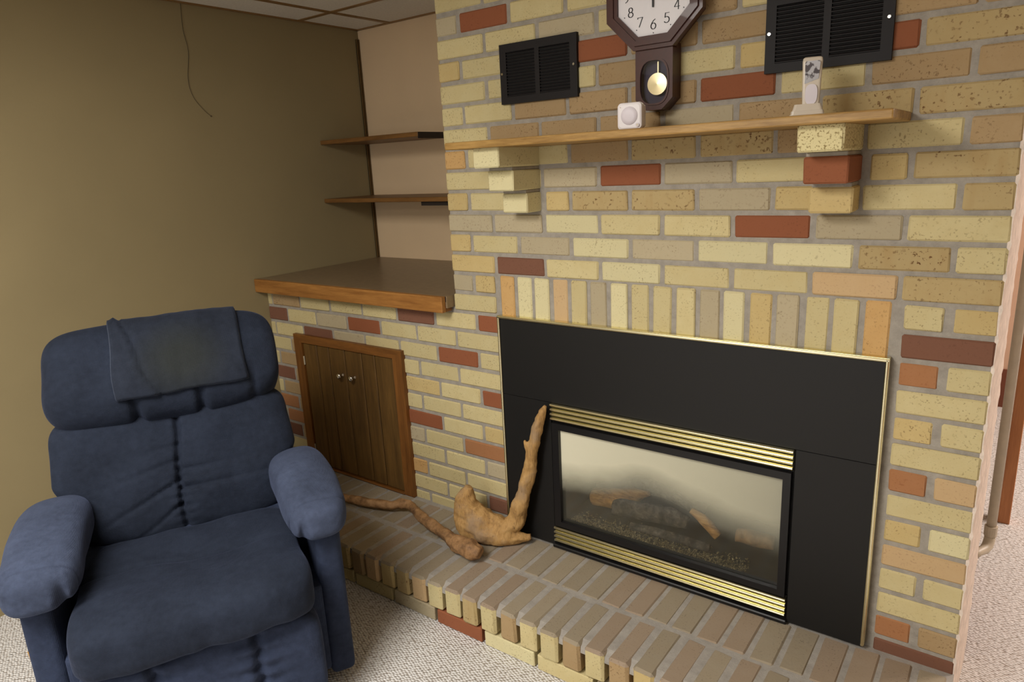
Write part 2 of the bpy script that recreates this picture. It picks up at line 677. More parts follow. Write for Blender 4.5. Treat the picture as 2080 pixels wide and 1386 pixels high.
b = nb()
box(b, XL - 0.12, XL, -5.1, 3.0, 0, H + 0.1)
struct(finish('wall_left', b, 'wall_olive'), 'plain olive tan wall behind the recliner')
b = nb()
box(b, XL, 0.0, YB, YB + 0.1, 0, H + 0.1)
struct(finish('wall_alcove', b, 'wall_pink'), 'pinkish beige back wall of the shelf alcove')
b = nb()
box(b, XL - 0.12, 4.7, -5.2, -5.1, 0, H + 0.1)
struct(finish('wall_front', b, 'wall_room'))
b = nb()
box(b, 4.6, 4.7, -5.1, 3.0, 0, H + 0.1)
struct(finish('wall_right', b, 'wall_room'))
b = nb()
box(b, XR - 0.1, 4.6, 2.75, 2.85, 0, H + 0.1)
struct(finish('wall_far', b, 'wall_far'))
b = nb()
box(b, XR - 0.1, 4.6, 2.735, 2.75, 0, 0.22)
struct(finish('baseboard_far', b, 'baseboard_brown'))

# ceiling slab with hung tiles near the alcove
b = nb()
box(b, XL - 0.12, 4.7, -5.2, 3.0, H + 0.012, H + 0.1)
ceil = struct(finish('ceiling', b, 'tile_white'), 'dropped ceiling of pale tiles in a brass coloured grid')
xs = [XL, -0.912, -0.302, 0.308]
ys = [YB + 0.03, 0.352, -0.258, -0.868]
for i in range(3):
    for j in range(3):
        b = nb()
        box(b, xs[i] + 0.008, xs[i + 1] - 0.008, ys[j + 1] + 0.008, min(ys[j], YB) - 0.008, H + 0.001, H + 0.0115, 0.002)
        finish('ceiling_tile', b, 'tile_white', ceil)
for x in xs[1:]:
    b = nb()
    box(b, x - 0.012, x + 0.012, ys[-1], YB, H - 0.003, H + 0.006)
    finish('grid_bar', b, 'tbar', ceil)
for y in ys[1:]:
    b = nb()
    box(b, XL, xs[-1], y - 0.012, y + 0.012, H - 0.002, H + 0.007)
    finish('grid_bar', b, 'tbar', ceil)
b = nb()
box(b, XL, XL + 0.016, -5.0, YB, H - 0.004, H + 0.005)
finish('grid_edge', b, 'tbar', ceil)
b = nb()
box(b, XL, 0, YB - 0.016, YB, H - 0.004, H + 0.005)
finish('grid_edge', b, 'tbar', ceil)

# ------------------------------------------------------------------ brick wall
ZT = 2.01          # height of the top bed joint that rows are counted from
CM = 0.07          # course module
LM = 0.2008        # brick module
JT = 0.0125
MY = 0.005         # mortar face
b = nb()
box(b, XL, 0.004, MY, 0.12, 0, 0.975)
box(b, 0.004, 0.40, MY, 0.45, 0, H + 0.05)
box(b, 1.19, XR - 0.002, MY, 0.45, 0, H + 0.05)
box(b, 0.40, 1.19, MY, 0.45, 0.70, H + 0.05)
box(b, 0.40, 1.19, MY, 0.45, 0, 0.15)
box(b, 0.004, XR - 0.002, 0.45, 0.85, 0, H + 0.05)
wall = struct(finish('wall_back', b, 'mortar'), 'yellow and red brick fireplace wall with grey mortar joints')

BRM = {}


def brick_mesh(kind, L, D, Hh, bev=0.004, jit=0.0009, mats=1):
    k = (kind, round(L, 3), round(D, 3), round(Hh, 3))
    if k not in BRM:
        vs = []
        for q in range(3):
            bm = nb()
            box(bm, -L / 2, L / 2, 0, D, -Hh / 2, Hh / 2, bev, 1, jit)
            me = bpy.data.meshes.new('brick_' + kind)
            bm.normal_update()
            if mats == 2:
                for f in bm.faces:
                    f.material_index = 1 if f.normal.z > 0.3 else 0
            bm.to_mesh(me)
            bm.free()
            for _ in range(mats):
                me.materials.append(MATS['brick_yellow'])
            vs.append(me)
        BRM[k] = vs
    return random.choice(BRM[k])


def brick(parent, me, x, y, z, mats, rz=0.0, sx=1.0, name='brick', tilt=0.0):
    o = bpy.data.objects.new(name, me)
    COL.objects.link(o)
    o.parent = parent
    d = OFF.get(parent.name, Vector((0, 0, 0)))
    o.location = (x - d.x, y - d.y, z - d.z)
    o.rotation_euler = (0, tilt, rz)
    o.scale = (sx, 1, 1)
    for i, m in enumerate(mats):
        o.material_slots[i].link = 'OBJECT'
        o.material_slots[i].material = MATS[m]
    return o


HB = CM - JT


def wall_brick(x0, x1, row, code, z=None, dy=None):
    L = x1 - x0
    ref = 0.188 if L > 0.12 else 0.084
    me = brick_mesh('stretcher' if ref > 0.1 else 'half', ref, 0.095, HB)
    zc = ZT - CM * (row + 0.5) if z is None else z
    dy = random.uniform(-0.0016, 0.0022) if dy is None else dy
    return brick(wall, me, (x0 + x1) / 2, dy, zc + random.uniform(-0.0008, 0.0008), [MB[code]], sx=L / ref, tilt=random.uniform(-0.004, 0.004))


rows = {
    -2: 'YYYYYYYY', -1: 'YYYYYYYYY',
    0: 'YYYYYYYY', 1: 'GRYYTTTTT', 2: 'YYGYTYTT', 3: 'LYYRTTYTT', 4: 'YYYTYLRS', 5: 'YYTTTRYTT', 6: 'YTTTGTSS',
    7: 'OYYTSSTYT', 8: 'YYGRGYLS', 9: 'LYYSSGLYS', 10: 'GGPYYRGY', 11: 'LYGPGPPSY', 12: 'LDYPYYHS'}
for r, codes in rows.items():
    if r % 2 == 0:
        edges = [0.0] + [-0.0049 + LM * k for k in range(1, 8)] + [XR]
    else:
        edges = [0.0] + [0.0955 + LM * k for k in range(0, 8)] + [XR]
    for k, c in enumerate(codes):
        if k >= len(edges) - 1:
            break
        x0, x1 = edges[k], edges[k + 1]
        x0 += 0 if k == 0 else JT / 2 + random.uniform(-0.001, 0.001)
        x1 -= 0 if k == len(edges) - 2 else JT / 2 + random.uniform(-0.001, 0.001)
        ztop = ZT - CM * r
        if ztop - CM / 2 > H + 0.02:
            continue
        # courses broken by the corbels
        if r == 8 and k == 6:
            wall_brick(1.203, 1.296, r, 'Y')
            wall_brick(1.318, x1, r, 'L')
            continue
        if r == 9 and k == 2:
            wall_brick(x0, 0.385, r, 'Y')
            wall_brick(0.409, x1, r, 'L')
            continue
        wall_brick(x0, x1, r, c)
# left flank beside the soldier course
wall_brick(0.0, 0.0895, 13, 'G')
wall_brick(0.102, 0.187, 13, 'L')
wall_brick(0.0, 0.188, 14, 'Y')
# soldiers standing over the fire surround
SP = 1.19 / 17
for i, c in enumerate('OPPHYGPYYYGPLGYYO'):
    me = brick_mesh('soldier', 0.056, 0.095, 0.19)
    brick(wall, me, 0.205 + SP * (i + 0.5) + random.uniform(-0.0015, 0.0015), random.uniform(-0.0016, 0.0022), ZT - CM * 13 - 0.0955, [MB[c]], tilt=random.uniform(-0.006, 0.006))
# right flank
for r, c in zip(range(13, 27), ['YL', 'D', 'UY', 'Y', 'LY', 'Y', 'UH', 'Y', 'LP', 'H', 'YY', 'Y', 'UT', 'D']):
    if len(c) == 1:
        wall_brick(1.4155, XR, r, c)
    else:
        wall_brick(1.4155, 1.4985 - random.uniform(0, 0.003), r, c[0])
        wall_brick(1.513 + random.uniform(0, 0.003), XR, r, c[1])
# low wall below the counter, left of the fire
low = {15: 'YTYYYDYR', 16: 'DYGRYYY', 17: 'YYDGYYRY', 18: 'YTYYYYY', 19: 'YTYYYLYR', 20: 'DTYYYYY',
       21: 'YTYYYRYL', 22: 'UTYYGYU', 23: 'YUYYYYYG', 24: 'DTYYOYY', 25: 'YYYYYYYD', 26: 'YYYYYYY'}
for r, codes in low.items():
    if r % 2 == 1:
        edges = [XL] + [0.0955 + LM * k for k in range(-6, 1)] + [0.2]
    else:
        edges = [XL] + [-0.0049 + LM * k for k in range(-5, 2)]
        edges[-1] = 0.2
    if r == 14:
        edges[-2] = -0.0049
        edges = edges[:-1]
    for k, c in enumerate(codes):
        if k >= len(edges) - 1:
            break
        x0 = edges[k] + (0.002 if k == 0 else JT / 2)
        x1 = edges[k + 1] - JT / 2
        if k == len(edges) - 2 and r != 14:
            x1 = 0.2
        if x1 - x0 < 0.012:
            continue
        # bricks wholly behind the cupboard are not there
        if x0 > -0.93 and x1 < -0.29 and r >= 18:
            continue
        wall_brick(x0, x1, r, c)
# corbels under the mantel: three header bricks stepping out on each side
for x0, codes in ((0.294, 'PPP'), (1.204, 'FRL')):
    for r, d, c in zip((7, 8, 9), (0.205, 0.14, 0.072), codes):
        me = brick_mesh('corbel%d' % r, 0.095, 0.10 + d, HB + 0.002)
        brick(wall, me, x0 + 0.0475, -d, ZT - CM * (r + 0.5), [MB[c]])
        bm = nb()
        if r < 9:
            box(bm, x0 + 0.004, x0 + 0.091, -(d - 0.068), 0.01, ZT - CM * (r + 1) - JT / 2 + 0.001, ZT - CM * (r + 1) + JT / 2 - 0.001, 0.002)
            finish('mortar_bed', bm, 'mortar', wall)
# ragged whitish return edge on the right end of the wall
b = nb()
nz = 150
cols_ = []
for i in range(nz + 1):
    z = H * i / nz
    row = (ZT - z) / CM
    fr_ = row - math.floor(row)
    joint = 1.0 if (fr_ < 0.12 or fr_ > 0.88) else 0.0
    cc = []
    for j, (y, x) in enumerate(((0.004, XR - 0.004), (0.003, XR + 0.001), (0.06, XR + 0.006), (0.16, XR + 0.012), (0.30, XR + 0.0165), (0.31, XR - 0.004))):
        nn = noise.noise(Vector((y * 20, z * 40, 3.3)))
        if j in (1,):
            x += 0.003 * joint + 0.001 * nn
        elif j in (2, 3, 4):
            x += 0.0015 * nn + (0.001 * joint)
        cc.append(b.verts.new((x, y, z)))
    cols_.append(cc)
for a, c in zip(cols_, cols_[1:]):
    for j in range(5):
        b.faces.new((a[j], a[j + 1], c[j + 1], c[j]))
bmesh.ops.recalc_face_normals(b, faces=b.faces)
o = finish('plaster_edge', b, 'plaster_edge', wall)
o['label'] = 'rough whitish plastered end of the brick wall'

# ------------------------------------------------------------------ hearth
ZH = 0.152
YF = -0.42
b = nb()
box(b, XL, XR + 0.002, YF + 0.05, 0.004, 0.0, ZH - 0.010)
prof_ = [(0.004, ZH - 0.0101), (0.004, ZH - 0.0025), (YF + 0.035, ZH - 0.0025), (YF + 0.010, ZH - 0.011), (YF + 0.008, ZH - 0.03), (YF + 0.05, ZH - 0.03)]
va = [b.verts.new((XL, y_, z_)) for y_, z_ in prof_]
vb = [b.verts.new((XR + 0.002, y_, z_)) for y_, z_ in prof_]
b.faces.new(va)
b.faces.new(list(reversed(vb)))
for i_ in range(6):
    b.faces.new((va[i_], va[(i_ + 1) % 6], vb[(i_ + 1) % 6], vb[i_]))
bmesh.ops.recalc_face_normals(b, faces=b.faces)
hearth = tag(finish('hearth', b, 'mortar_hearth'), 'raised brick hearth running along the foot of the fireplace wall', 'hearth')
PH = 0.0747
rng = random.Random(3)
tops = ['hearth_top', 'hearth_top', 'hearth_top_warm']
fronts = ['brick_yellow', 'brick_tan', 'brick_gold', 'brick_yellow', 'brick_peach', 'brick_tan', 'brick_speckled']
k = -19
while True:
    x0 = 0.231 + PH * k
    if x0 > XR - 0.03:
        break
    xc = x0 + PH / 2
    if x0 > XL:
        me = brick_mesh('rowlock', 0.061, 0.194, 0.098, bev=0.0075, jit=0.0016, mats=2)
        brick(hearth, me, xc + rng.uniform(-0.001, 0.001), YF + rng.uniform(-0.003, 0.003), ZH - 0.049 + rng.uniform(-0.001, 0.001), [rng.choice(fronts), rng.choice(tops)], rz=rng.uniform(-0.01, 0.01))
        xb = min(xc + 0.018, XR - 0.033)
        me = brick_mesh('rowlock_rear', 0.062, 0.190, 0.06, bev=0.004, jit=0.0012, mats=2)
        brick(hearth, me, xb + rng.uniform(-0.001, 0.001), YF + 0.209 + rng.uniform(-0.003, 0.003), ZH - 0.0295 + rng.uniform(-0.0006, 0.001), [rng.choice(tops), rng.choice(tops)], rz=rng.uniform(-0.01, 0.01))
    k += 1
for k, c in zip(range(-7, 7), 'YTYGYYGRPYGYTY'):
    x0 = 0.39 - LM + LM * (k + 1) - LM
    if x0 < XL - 0.02 or x0 + LM > XR + 0.02:
        continue
    me = brick_mesh('kick', 0.189, 0.09, 0.05, bev=0.003)
    brick(hearth, me, x0 + LM / 2, YF + 0.006, 0.026, [MB[c]])

# ------------------------------------------------------------------ mantel shelf
b = nb()
box(b, 0.212, 1.392, -0.235, 0.004, ZT - 0.4985, ZT - 0.4775, 0.004, 2)
tag(finish('mantel_shelf', b, 'oak_mantel'), 'long golden oak mantel shelf resting on brick corbels', 'shelf')

# ------------------------------------------------------------------ alcove counter and shelves
ct = thing('counter', 'brown laminate alcove counter with a thick oak front edge', 'counter', (-0.57, 0.3, 0.961))
b = nb()
box(b, XL + 0.002, -0.004, -0.036, YB - 0.002, 0.976, 1.019, 0.001)
finish('counter_top', b, 'laminate', ct)
b = nb()
box(b, XL + 0.002, -0.010, -0.0575, -0.036, 0.961, 1.0195, 0.003, 2)
finish('front_edge', b, 'oak_edge', ct)
b = nb()
box(b, -0.035, -0.0105, -0.036, -0.004, 0.962, 0.9985, 0.001)
finish('edge_return', b, 'oak_frame_x', ct)
b = nb()
box(b, -0.035, -0.0075, -0.0365, -0.003, 0.9985, 1.0185)
finish('laminate_end', b, 'laminate_end', ct)

for nm, x1, y0, z0, z1, lab in (('alcove_shelf', -0.50, 0.40, 1.598, 1.617, 'upper brown wooden shelf in the alcove, ending short of the bricks'), ('alcove_shelf', -0.003, 0.385, 1.325, 1.344, 'lower brown wooden shelf spanning the alcove above the counter')):
    s_ = thing(nm, lab, 'shelf', ((XL + x1) / 2, 0.55, z0), group='alcove shelves')
    b = nb()
    box(b, XL + 0.001, x1, y0, YB - 0.001, z0, z1, 0.002)
    finish('shelf_board', b, 'shelf_wood', s_)
    b = nb()
    if x1 < -0.1:
        box(b, x1 - 0.0005, x1 + 0.003, y0 + 0.002, YB - 0.002, z0 - 0.008, z1 - 0.001)
    else:
        box(b, -0.515, x1, y0 + 0.02, y0 + 0.04, z0 - 0.018, z0)
    finish('end_strip', b, 'shelf_end', s_)
b = nb()
box(b, XL + 0.001, XL + 0.004, YB - 0.020, YB - 0.004, 1.0195, 2.098)
box(b, XL + 0.001, XL + 0.009, YB - 0.020, YB - 0.017, 1.0195, 2.098)
box(b, XL + 0.001, XL + 0.009, YB - 0.007, YB - 0.004, 1.0195, 2.098)
tag(finish('shelf_standard', b, 'dark_bronze'), 'dark metal shelf standard running up the alcove corner', 'shelf bracket')

# thin wire hanging down the left wall
b = nb()
tube(b, crom([(XL + 0.002, -0.203, 2.14, 0.0009), (XL + 0.002, -0.209, 2.042, 0.0009), (XL + 0.002, -0.201, 1.961, 0.0009), (XL + 0.002, -0.220, 1.858, 0.0009),
              (XL + 0.002, -0.211, 1.793, 0.0009), (XL + 0.002, -0.175, 1.743, 0.0009), (XL + 0.002, -0.145, 1.717, 0.0009)], 5), 6)
box(b, XL, XL + 0.006, -0.147, -0.142, 1.714, 1.719, 0.001)
tag(finish('hanging_wire', b, 'wire'), 'thin dark wire hanging from the ceiling down the olive wall', 'wire')

# ------------------------------------------------------------------ cupboard under the counter
cb = thing('cupboard', 'low brown oak cupboard with two plank doors set in the brick', 'cupboard', (-0.61, 0, ZH))
X0, X1, Z1 = -0.962, -0.283, 0.778
b = nb()
prism(b, [(X0, ZH), (X0, Z1), (X0 + 0.052, Z1 - 0.036), (X0 + 0.052, ZH)], -0.017, 0.004)
finish('frame_stile', b, 'oak_frame', cb)
b = nb()
prism(b, [(X1 - 0.052, ZH), (X1 - 0.052, Z1 - 0.036), (X1, Z1), (X1, ZH)], -0.017, 0.004)
finish('frame_stile', b, 'oak_frame', cb)
b = nb()
prism(b, [(X0, Z1), (X1, Z1), (X1 - 0.052, Z1 - 0.036), (X0 + 0.052, Z1 - 0.036)], -0.017, 0.004)
finish('frame_rail', b, 'oak_frame_x', cb)
b = nb()
box(b, X0 + 0.052, X1 - 0.052, -0.022, 0.004, ZH, ZH + 0.008, 0.002)
finish('sill_strip', b, 'oak_frame_x', cb)
px = [X0 + 0.054, -0.815, -0.735, -0.632, -0.526, -0.446, X1 - 0.054]
for dn, rng_, kx in (('door', (0, 3), -0.656), ('door', (3, 6), -0.580)):
    b = nb()
    box(b, px[rng_[0]] + 0.001, px[rng_[1]] - 0.001, -0.004, 0.004, ZH + 0.01, Z1 - 0.039)
    d_ = finish(dn, b, 'cupboard_plank', cb)
    for i in range(*rng_):
        b = nb()
        box(b, px[i] + 0.0016, px[i + 1] - 0.0016, -0.0115, -0.003, ZH + 0.010, Z1 - 0.039, 0.004)
        finish('plank', b, 'cupboard_plank', d_)
    b = nb()
    prof = [(-0.0115, 0.009), (-0.014, 0.009), (-0.017, 0.005), (-0.024, 0.005), (-0.027, 0.010), (-0.032, 0.013), (-0.037, 0.012), (-0.0405, 0.007), (-0.0415, 0.0)]
    n_ = 16
    rr = []
    for y, r in prof:
        rr.append([b.verts.new((kx + max(r, 0.0004) * math.cos(2 * math.pi * q / n_), y, 0.626 + max(r, 0.0004) * math.sin(2 * math.pi * q / n_))) for q in range(n_)])
    for a, c in zip(rr, rr[1:]):
        for q in range(n_):
            b.faces.new((a[q], a[(q + 1) % n_], c[(q + 1) % n_], c[q]))
    bmesh.ops.recalc_face_normals(b, faces=b.faces)
    kn = finish('knob', b, 'chrome', d_, smooth=True)
    kn['label'] = 'small chrome knob'
for z in (0.66, 0.24):
    b = nb()
    tube(b, [(X0 + 0.0545, -0.0135, z - 0.02, 0.004), (X0 + 0.0545, -0.0135, z + 0.02, 0.004)], 8)
    finish('hinge', b, 'chrome', cb)

# ------------------------------------------------------------------ gas fireplace
fp = thing('gas_fireplace', 'black gas fireplace insert with brass trim and louvers set in the brick wall', 'fireplace', (0.8, 0, ZH))
FX0, FX1, FZ1 = 0.2115, 1.392, 0.963
IX0, IX1 = 0.413, 1.192
ZS = 0.686
for (x0, x1, z0, z1) in ((FX0, FX1, ZS + 0.0007, FZ1), (FX0, IX0 - 0.003, ZH + 0.004, ZS - 0.0007), (IX1 + 0.003, FX1, ZH + 0.004, ZS - 0.0007)):
    b = nb()
    box(b, x0, x1, -0.018, 0.002, z0, z1, 0.0008)
    finish('surround_panel', b, 'black_metal', fp)
# brass edge trim: rounded lip on a flat return
def trim(pts, axis):
    bm = nb()
    if axis == 'x':
        x0, x1, z = pts
        box(bm, x0, x1, -0.021, 0.001, z - 0.0015, z + 0.0035)
        tube(bm, [(x0, -0.0215, z - 0.002, 0.0045), (x1, -0.0215, z - 0.002, 0.0045)], 12)
    else:
        x, z0, z1, sg = pts
        box(bm, min(x, x + sg * 0.005), max(x, x + sg * 0.005), -0.021, 0.001, z0, z1)
        tube(bm, [(x, -0.0215, z0, 0.0045), (x, -0.0215, z1, 0.0045)], 12)
    return finish('brass_trim', bm, 'brass', fp, smooth=False)
trim((FX0 - 0.004, FX1 + 0.004, FZ1), 'x')
trim((FX0, ZH + 0.006, FZ1 + 0.001, -1), 'z')
trim((FX1, ZH + 0.012, FZ1 + 0.001, 1), 'z')
# louver banks
for nm, z0, z1 in (('upper_louver', 0.622, 0.686), ('lower_louver', 0.170, 0.233)):
    b = nb()
    box(b, IX0, IX1, -0.012, 0.02, z0 - 0.003, z1 + 0.003 if nm == 'lower_louver' else z1)
    lv = finish(nm, b, 'black_gloss', fp)
    stp = (z1 - z0) / 4
    for i in range(4):
        b = nb()
        zc = z0 + stp * (i + 0.5)
        n_ = 10
        ends = []
        for x in (IX0 + 0.001, IX1 - 0.001):
            ring = []
            for q in range(n_ + 1):
                an = -math.pi / 2 + math.pi * q / n_
                ring.append(b.verts.new((x, -0.013 - 0.017 * math.cos(an), zc + stp * 0.46 * math.sin(an) + 0.003 * math.cos(an))))
            ends.append(ring)
        for q in range(n_):
            b.faces.new((ends[0][q], ends[1][q], ends[1][q + 1], ends[0][q + 1]))
        b.faces.new(list(reversed(ends[0])))
        b.faces.new(ends[1])
        bmesh.ops.recalc_face_normals(b, faces=b.faces)
        finish('brass_bar', b, 'brass', lv, smooth=False)
b = nb()
box(b, IX0 - 0.004, IX1 + 0.006, -0.033, 0.01, ZH + 0.001, 0.1665, 0.003)
finish('base_bar', b, 'black_gloss', fp)
for x_ in (IX0 + 0.0005, IX1 - 0.0005):
    b = nb()
    box(b, x_ - 0.0035, x_ + 0.0035, -0.006, 0.02, 0.166, 0.686)
    finish('side_strip', b, 'vent_inside', fp)
# door frame and glass
GX0, GX1, GZ0, GZ1 = 0.443, 1.167, 0.256, 0.596
b = nb()
ring_prism(b, [(IX0 + 0.004, 0.237), (IX1 - 0.004, 0.237), (IX1 - 0.004, 0.618), (IX0 + 0.004, 0.618)], [(GX0, GZ0), (GX1, GZ0), (GX1, GZ1), (GX0, GZ1)], -0.026, 0.006)
dfm = finish('glass_door_frame', b, 'black_gloss', fp)
b = nb()
box(b, GX0, GX1, -0.012, -0.008, GZ0, GZ1)
g_ = finish('glass_pane', b, 'fire_glass', dfm)
g_['label'] = 'fire glass clouded by a milky film'
# firebox shell
b = nb()
box(b, IX0, IX1, 0.40, 0.41, 0.21, 0.69)
box(b, IX0, IX0 + 0.01, 0.02, 0.40, 0.21, 0.69)
box(b, IX1 - 0.01, IX1, 0.02, 0.40, 0.21, 0.69)
box(b, IX0, IX1, 0.02, 0.40, 0.68, 0.69)
box(b, IX0, IX1, 0.02, 0.40, 0.21, 0.242)
finish('firebox', b, 'firebox', fp)


def log(name, label, pts, mat, wob, seed, n=18):
    bm = nb()
    tube(bm, crom(pts, 6), n, True, wob, seed)
    o_ = finish(name, bm, mat, None, smooth=True)
    tag(o_, label, 'log', 'ceramic fire logs')
    return o_


log('ceramic_log', 'large charred ceramic log arching across the back of the firebox', [(0.47, 0.225, 0.30, 0.038), (0.56, 0.23, 0.36, 0.05), (0.70, 0.235, 0.365, 0.054), (0.86, 0.24, 0.30, 0.04)], 'log_bark', 0.35, 1.0)
log('ceramic_log', 'tan split ceramic log at the left behind the fire glass', [(0.475, 0.14, 0.288, 0.026), (0.56, 0.142, 0.302, 0.036), (0.63, 0.145, 0.33, 0.026), (0.69, 0.15, 0.352, 0.010)], 'log_split', 0.4, 4.0)
log('ceramic_log', 'black charred ceramic log lying across the middle of the fire', [(0.605, 0.065, 0.315, 0.028), (0.70, 0.068, 0.328, 0.030), (0.80, 0.07, 0.335, 0.028), (0.86, 0.072, 0.33, 0.018)], 'log_bark', 0.4, 8.0)
log('ceramic_log', 'low grey ceramic log lying in front on the embers', [(0.67, 0.05, 0.272, 0.012), (0.79, 0.052, 0.278, 0.015), (0.94, 0.055, 0.272, 0.012)], 'log_bark', 0.4, 9.5)
log('ceramic_log', 'small tan ceramic log slanting down at the right of the fire', [(0.85, 0.125, 0.345, 0.010), (0.895, 0.12, 0.325, 0.017), (0.945, 0.115, 0.285, 0.016)], 'log_split', 0.3, 12.0)
log('ceramic_log', 'dark brown ceramic log lying low at the right end', [(0.985, 0.17, 0.275, 0.022), (1.04, 0.175, 0.276, 0.026), (1.10, 0.18, 0.275, 0.020)], 'driftwood_dark', 0.3, 15.0)
# ember granules
b = nb()
rg = random.Random(5)
for _ in range(1500):
    x = rg.uniform(0.46, 1.06)
    y = 0.012 + abs(rg.gauss(0, 0.03))
    if y > 0.14:
        continue
    s_ = rg.uniform(0.0025, 0.0075)
    c = Vector((x, y, 0.246 + rg.random() * 0.012))
    vs = [b.verts.new(c + Vector((rg.uniform(-1, 1), rg.uniform(-1, 1), rg.uniform(-1, 1))).normalized() * s_) for _ in range(4)]
    for f in ((0, 1, 2), (0, 2, 3), (0, 3, 1), (1, 3, 2)):
        b.faces.new([vs[q] for q in f])
o = tag(finish('ember_granules', b, 'ember_grain'), 'pale ember granules scattered along the firebox floor', 'embers')
o['kind'] = 'stuff'

# ------------------------------------------------------------------ air vents
def vent(x0, x1, z0, z1, label):
    v_ = thing('air_vent', label, 'vent', ((x0 + x1) / 2, 0, z0), group='black wall air vents')
    ix0, ix1, iz0, iz1 = x0 + 0.024, x1 - 0.024, z0 + 0.021, z1 - 0.024
    bm = nb()
    ring_prism(bm, [(x0, z0), (x1, z0), (x1, z1), (x0, z1)], [(ix0, iz0), (ix1, iz0), (ix1, iz1), (ix0, iz1)], -0.011, 0.002)
    finish('frame', bm, 'vent_metal', v_)
    bm = nb()
    box(bm, ix0, ix1, -0.0045, 0.0015, iz0, iz1)
    finish('backing', bm, 'vent_inside', v_)
    xm = (x0 + x1) / 2
    bm = nb()
    box(bm, xm - 0.008, xm + 0.008, -0.011, 0.001, iz0, iz1)
    finish('centre_bar', bm, 'vent_metal', v_)
    n_ = 15
    st = (iz1 - iz0) / n_
    for i in range(n_):
        z = iz0 + st * (i + 0.5)
        bm = nb()
        vs = [(-0.0105, z - 0.0030), (-0.0105, z - 0.0014), (-0.0040, z + 0.0036), (-0.0040, z + 0.0020)]
        a = [bm.verts.new((ix0, y, q)) for y, q in vs]
        c = [bm.verts.new((ix1, y, q)) for y, q in vs]
        bm.faces.new(a)
        bm.faces.new(list(reversed(c)))
        for q in range(4):
            bm.faces.new((a[q], c[q], c[(q + 1) % 4], a[(q + 1) % 4]))
        bmesh.ops.recalc_face_normals(bm, faces=bm.faces)
        finish('louver', bm, 'vent_metal', v_)
    for x in (x0 + 0.009, x1 - 0.010):
        bm = nb()
        disc_y(bm, x, (z0 + z1) / 2 + 0.002, 0.0036, -0.014, -0.010, 10)
        s2 = finish('screw', bm, 'chrome', v_)


vent(0.264, 0.540, 1.6435, 1.817, 'black louvered air vent to the left of the clock')
vent(1.069, 1.3445, 1.645, 1.819, 'black louvered air vent to the right of the clock above the mantel')

# ------------------------------------------------------------------ wall clock
CX, CZ = 0.797, 1.867
ck = thing('wall_clock', 'dark wooden octagonal wall clock with a brass pendulum', 'clock', (CX, 0, 1.58))


def octo(ap):
    R_ = ap / math.cos(math.pi / 8)
    return [(CX + R_ * math.cos(math.pi / 8 + k_ * math.pi / 4), CZ + R_ * math.sin(math.pi / 8 + k_ * math.pi / 4)) for k_ in range(8)]


b = nb()
prism(b, octo(0.118), -0.04, 0.0)
prism(b, octo(0.131), -0.052, -0.036)
finish('clock_body', b, 'clock_wood', ck)
for ao, ai, y0, y1 in ((0.1325, 0.120, -0.060, -0.052), (0.122, 0.110, -0.066, -0.052), (0.111, 0.100, -0.062, -0.050)):
    b = nb()
    ring_prism(b, octo(ao), octo(ai), y0, y1)
    finish('frame_moulding', b, 'clock_wood', ck)
b = nb()
prism(b, octo(0.101), -0.0545, -0.0525)
face = finish('dial', b, 'clock_face', ck)


def arc(cx, cz, rx, rz, a0, a1, n=14):
    return [(cx + rx * math.cos(math.radians(a0 + (a1 - a0) * i / n)), cz + rz * math.sin(math.radians(a0 + (a1 - a0) * i / n))) for i in range(n + 1)]


DIG = {'0': [arc(0.3, 0.5, 0.3, 0.5, 90, 450, 24)], '1': [[(0.1, 0.8), (0.3, 1.0), (0.3, 0)], [(0.1, 0), (0.5, 0)]],
       '2': [arc(0.3, 0.7, 0.28, 0.3, 170, -30) + [(0.02, 0.0), (0.6, 0.0)]],
       '3': [arc(0.28, 0.76, 0.25, 0.24, 150, -80), arc(0.28, 0.27, 0.3, 0.27, 85, -150)],
       '4': [[(0.62, 0.28), (0.0, 0.28), (0.45, 1.0), (0.45, 0.0)]],
       '5': [[(0.58, 1.0), (0.14, 1.0), (0.08, 0.56)] + arc(0.26, 0.31, 0.32, 0.31, 110, -145)],
       '6': [[(0.52, 1.0), (0.34, 0.9), (0.14, 0.66)] + arc(0.3, 0.31, 0.29, 0.31, 165, 525, 24)],
       '7': [[(0.0, 0.86), (0.02, 0.98), (0.6, 0.98), (0.18, 0.0)]],
       '8': [arc(0.3, 0.76, 0.23, 0.24, -90, 270, 20), arc(0.3, 0.26, 0.29, 0.26, 90, 450, 22)],
       '9': [arc(0.3, 0.69, 0.29, 0.31, -15, 345, 24) + [(0.5, 0.4), (0.3, 0.1), (0.1, 0.0)]]}


def ribbon(bm, pts, w_, y):
    for a, c in zip(pts, pts[1:]):
        d = Vector((c[0] - a[0], c[1] - a[1]))
        if d.length < 1e-7:
            continue
        d.normalize()
        nrm = Vector((-d.y, d.x)) * w_ / 2 * (0.55 + 0.65 * abs(d.y))
        e = d * w_ * 0.25
        q = [(a[0] - e.x + nrm.x, a[1] - e.y + nrm.y), (a[0] - e.x - nrm.x, a[1] - e.y - nrm.y), (c[0] + e.x - nrm.x, c[1] + e.y - nrm.y), (c[0] + e.x + nrm.x, c[1] + e.y + nrm.y)]
        bm.faces.new([bm.verts.new((x, y, z)) for x, z in q])


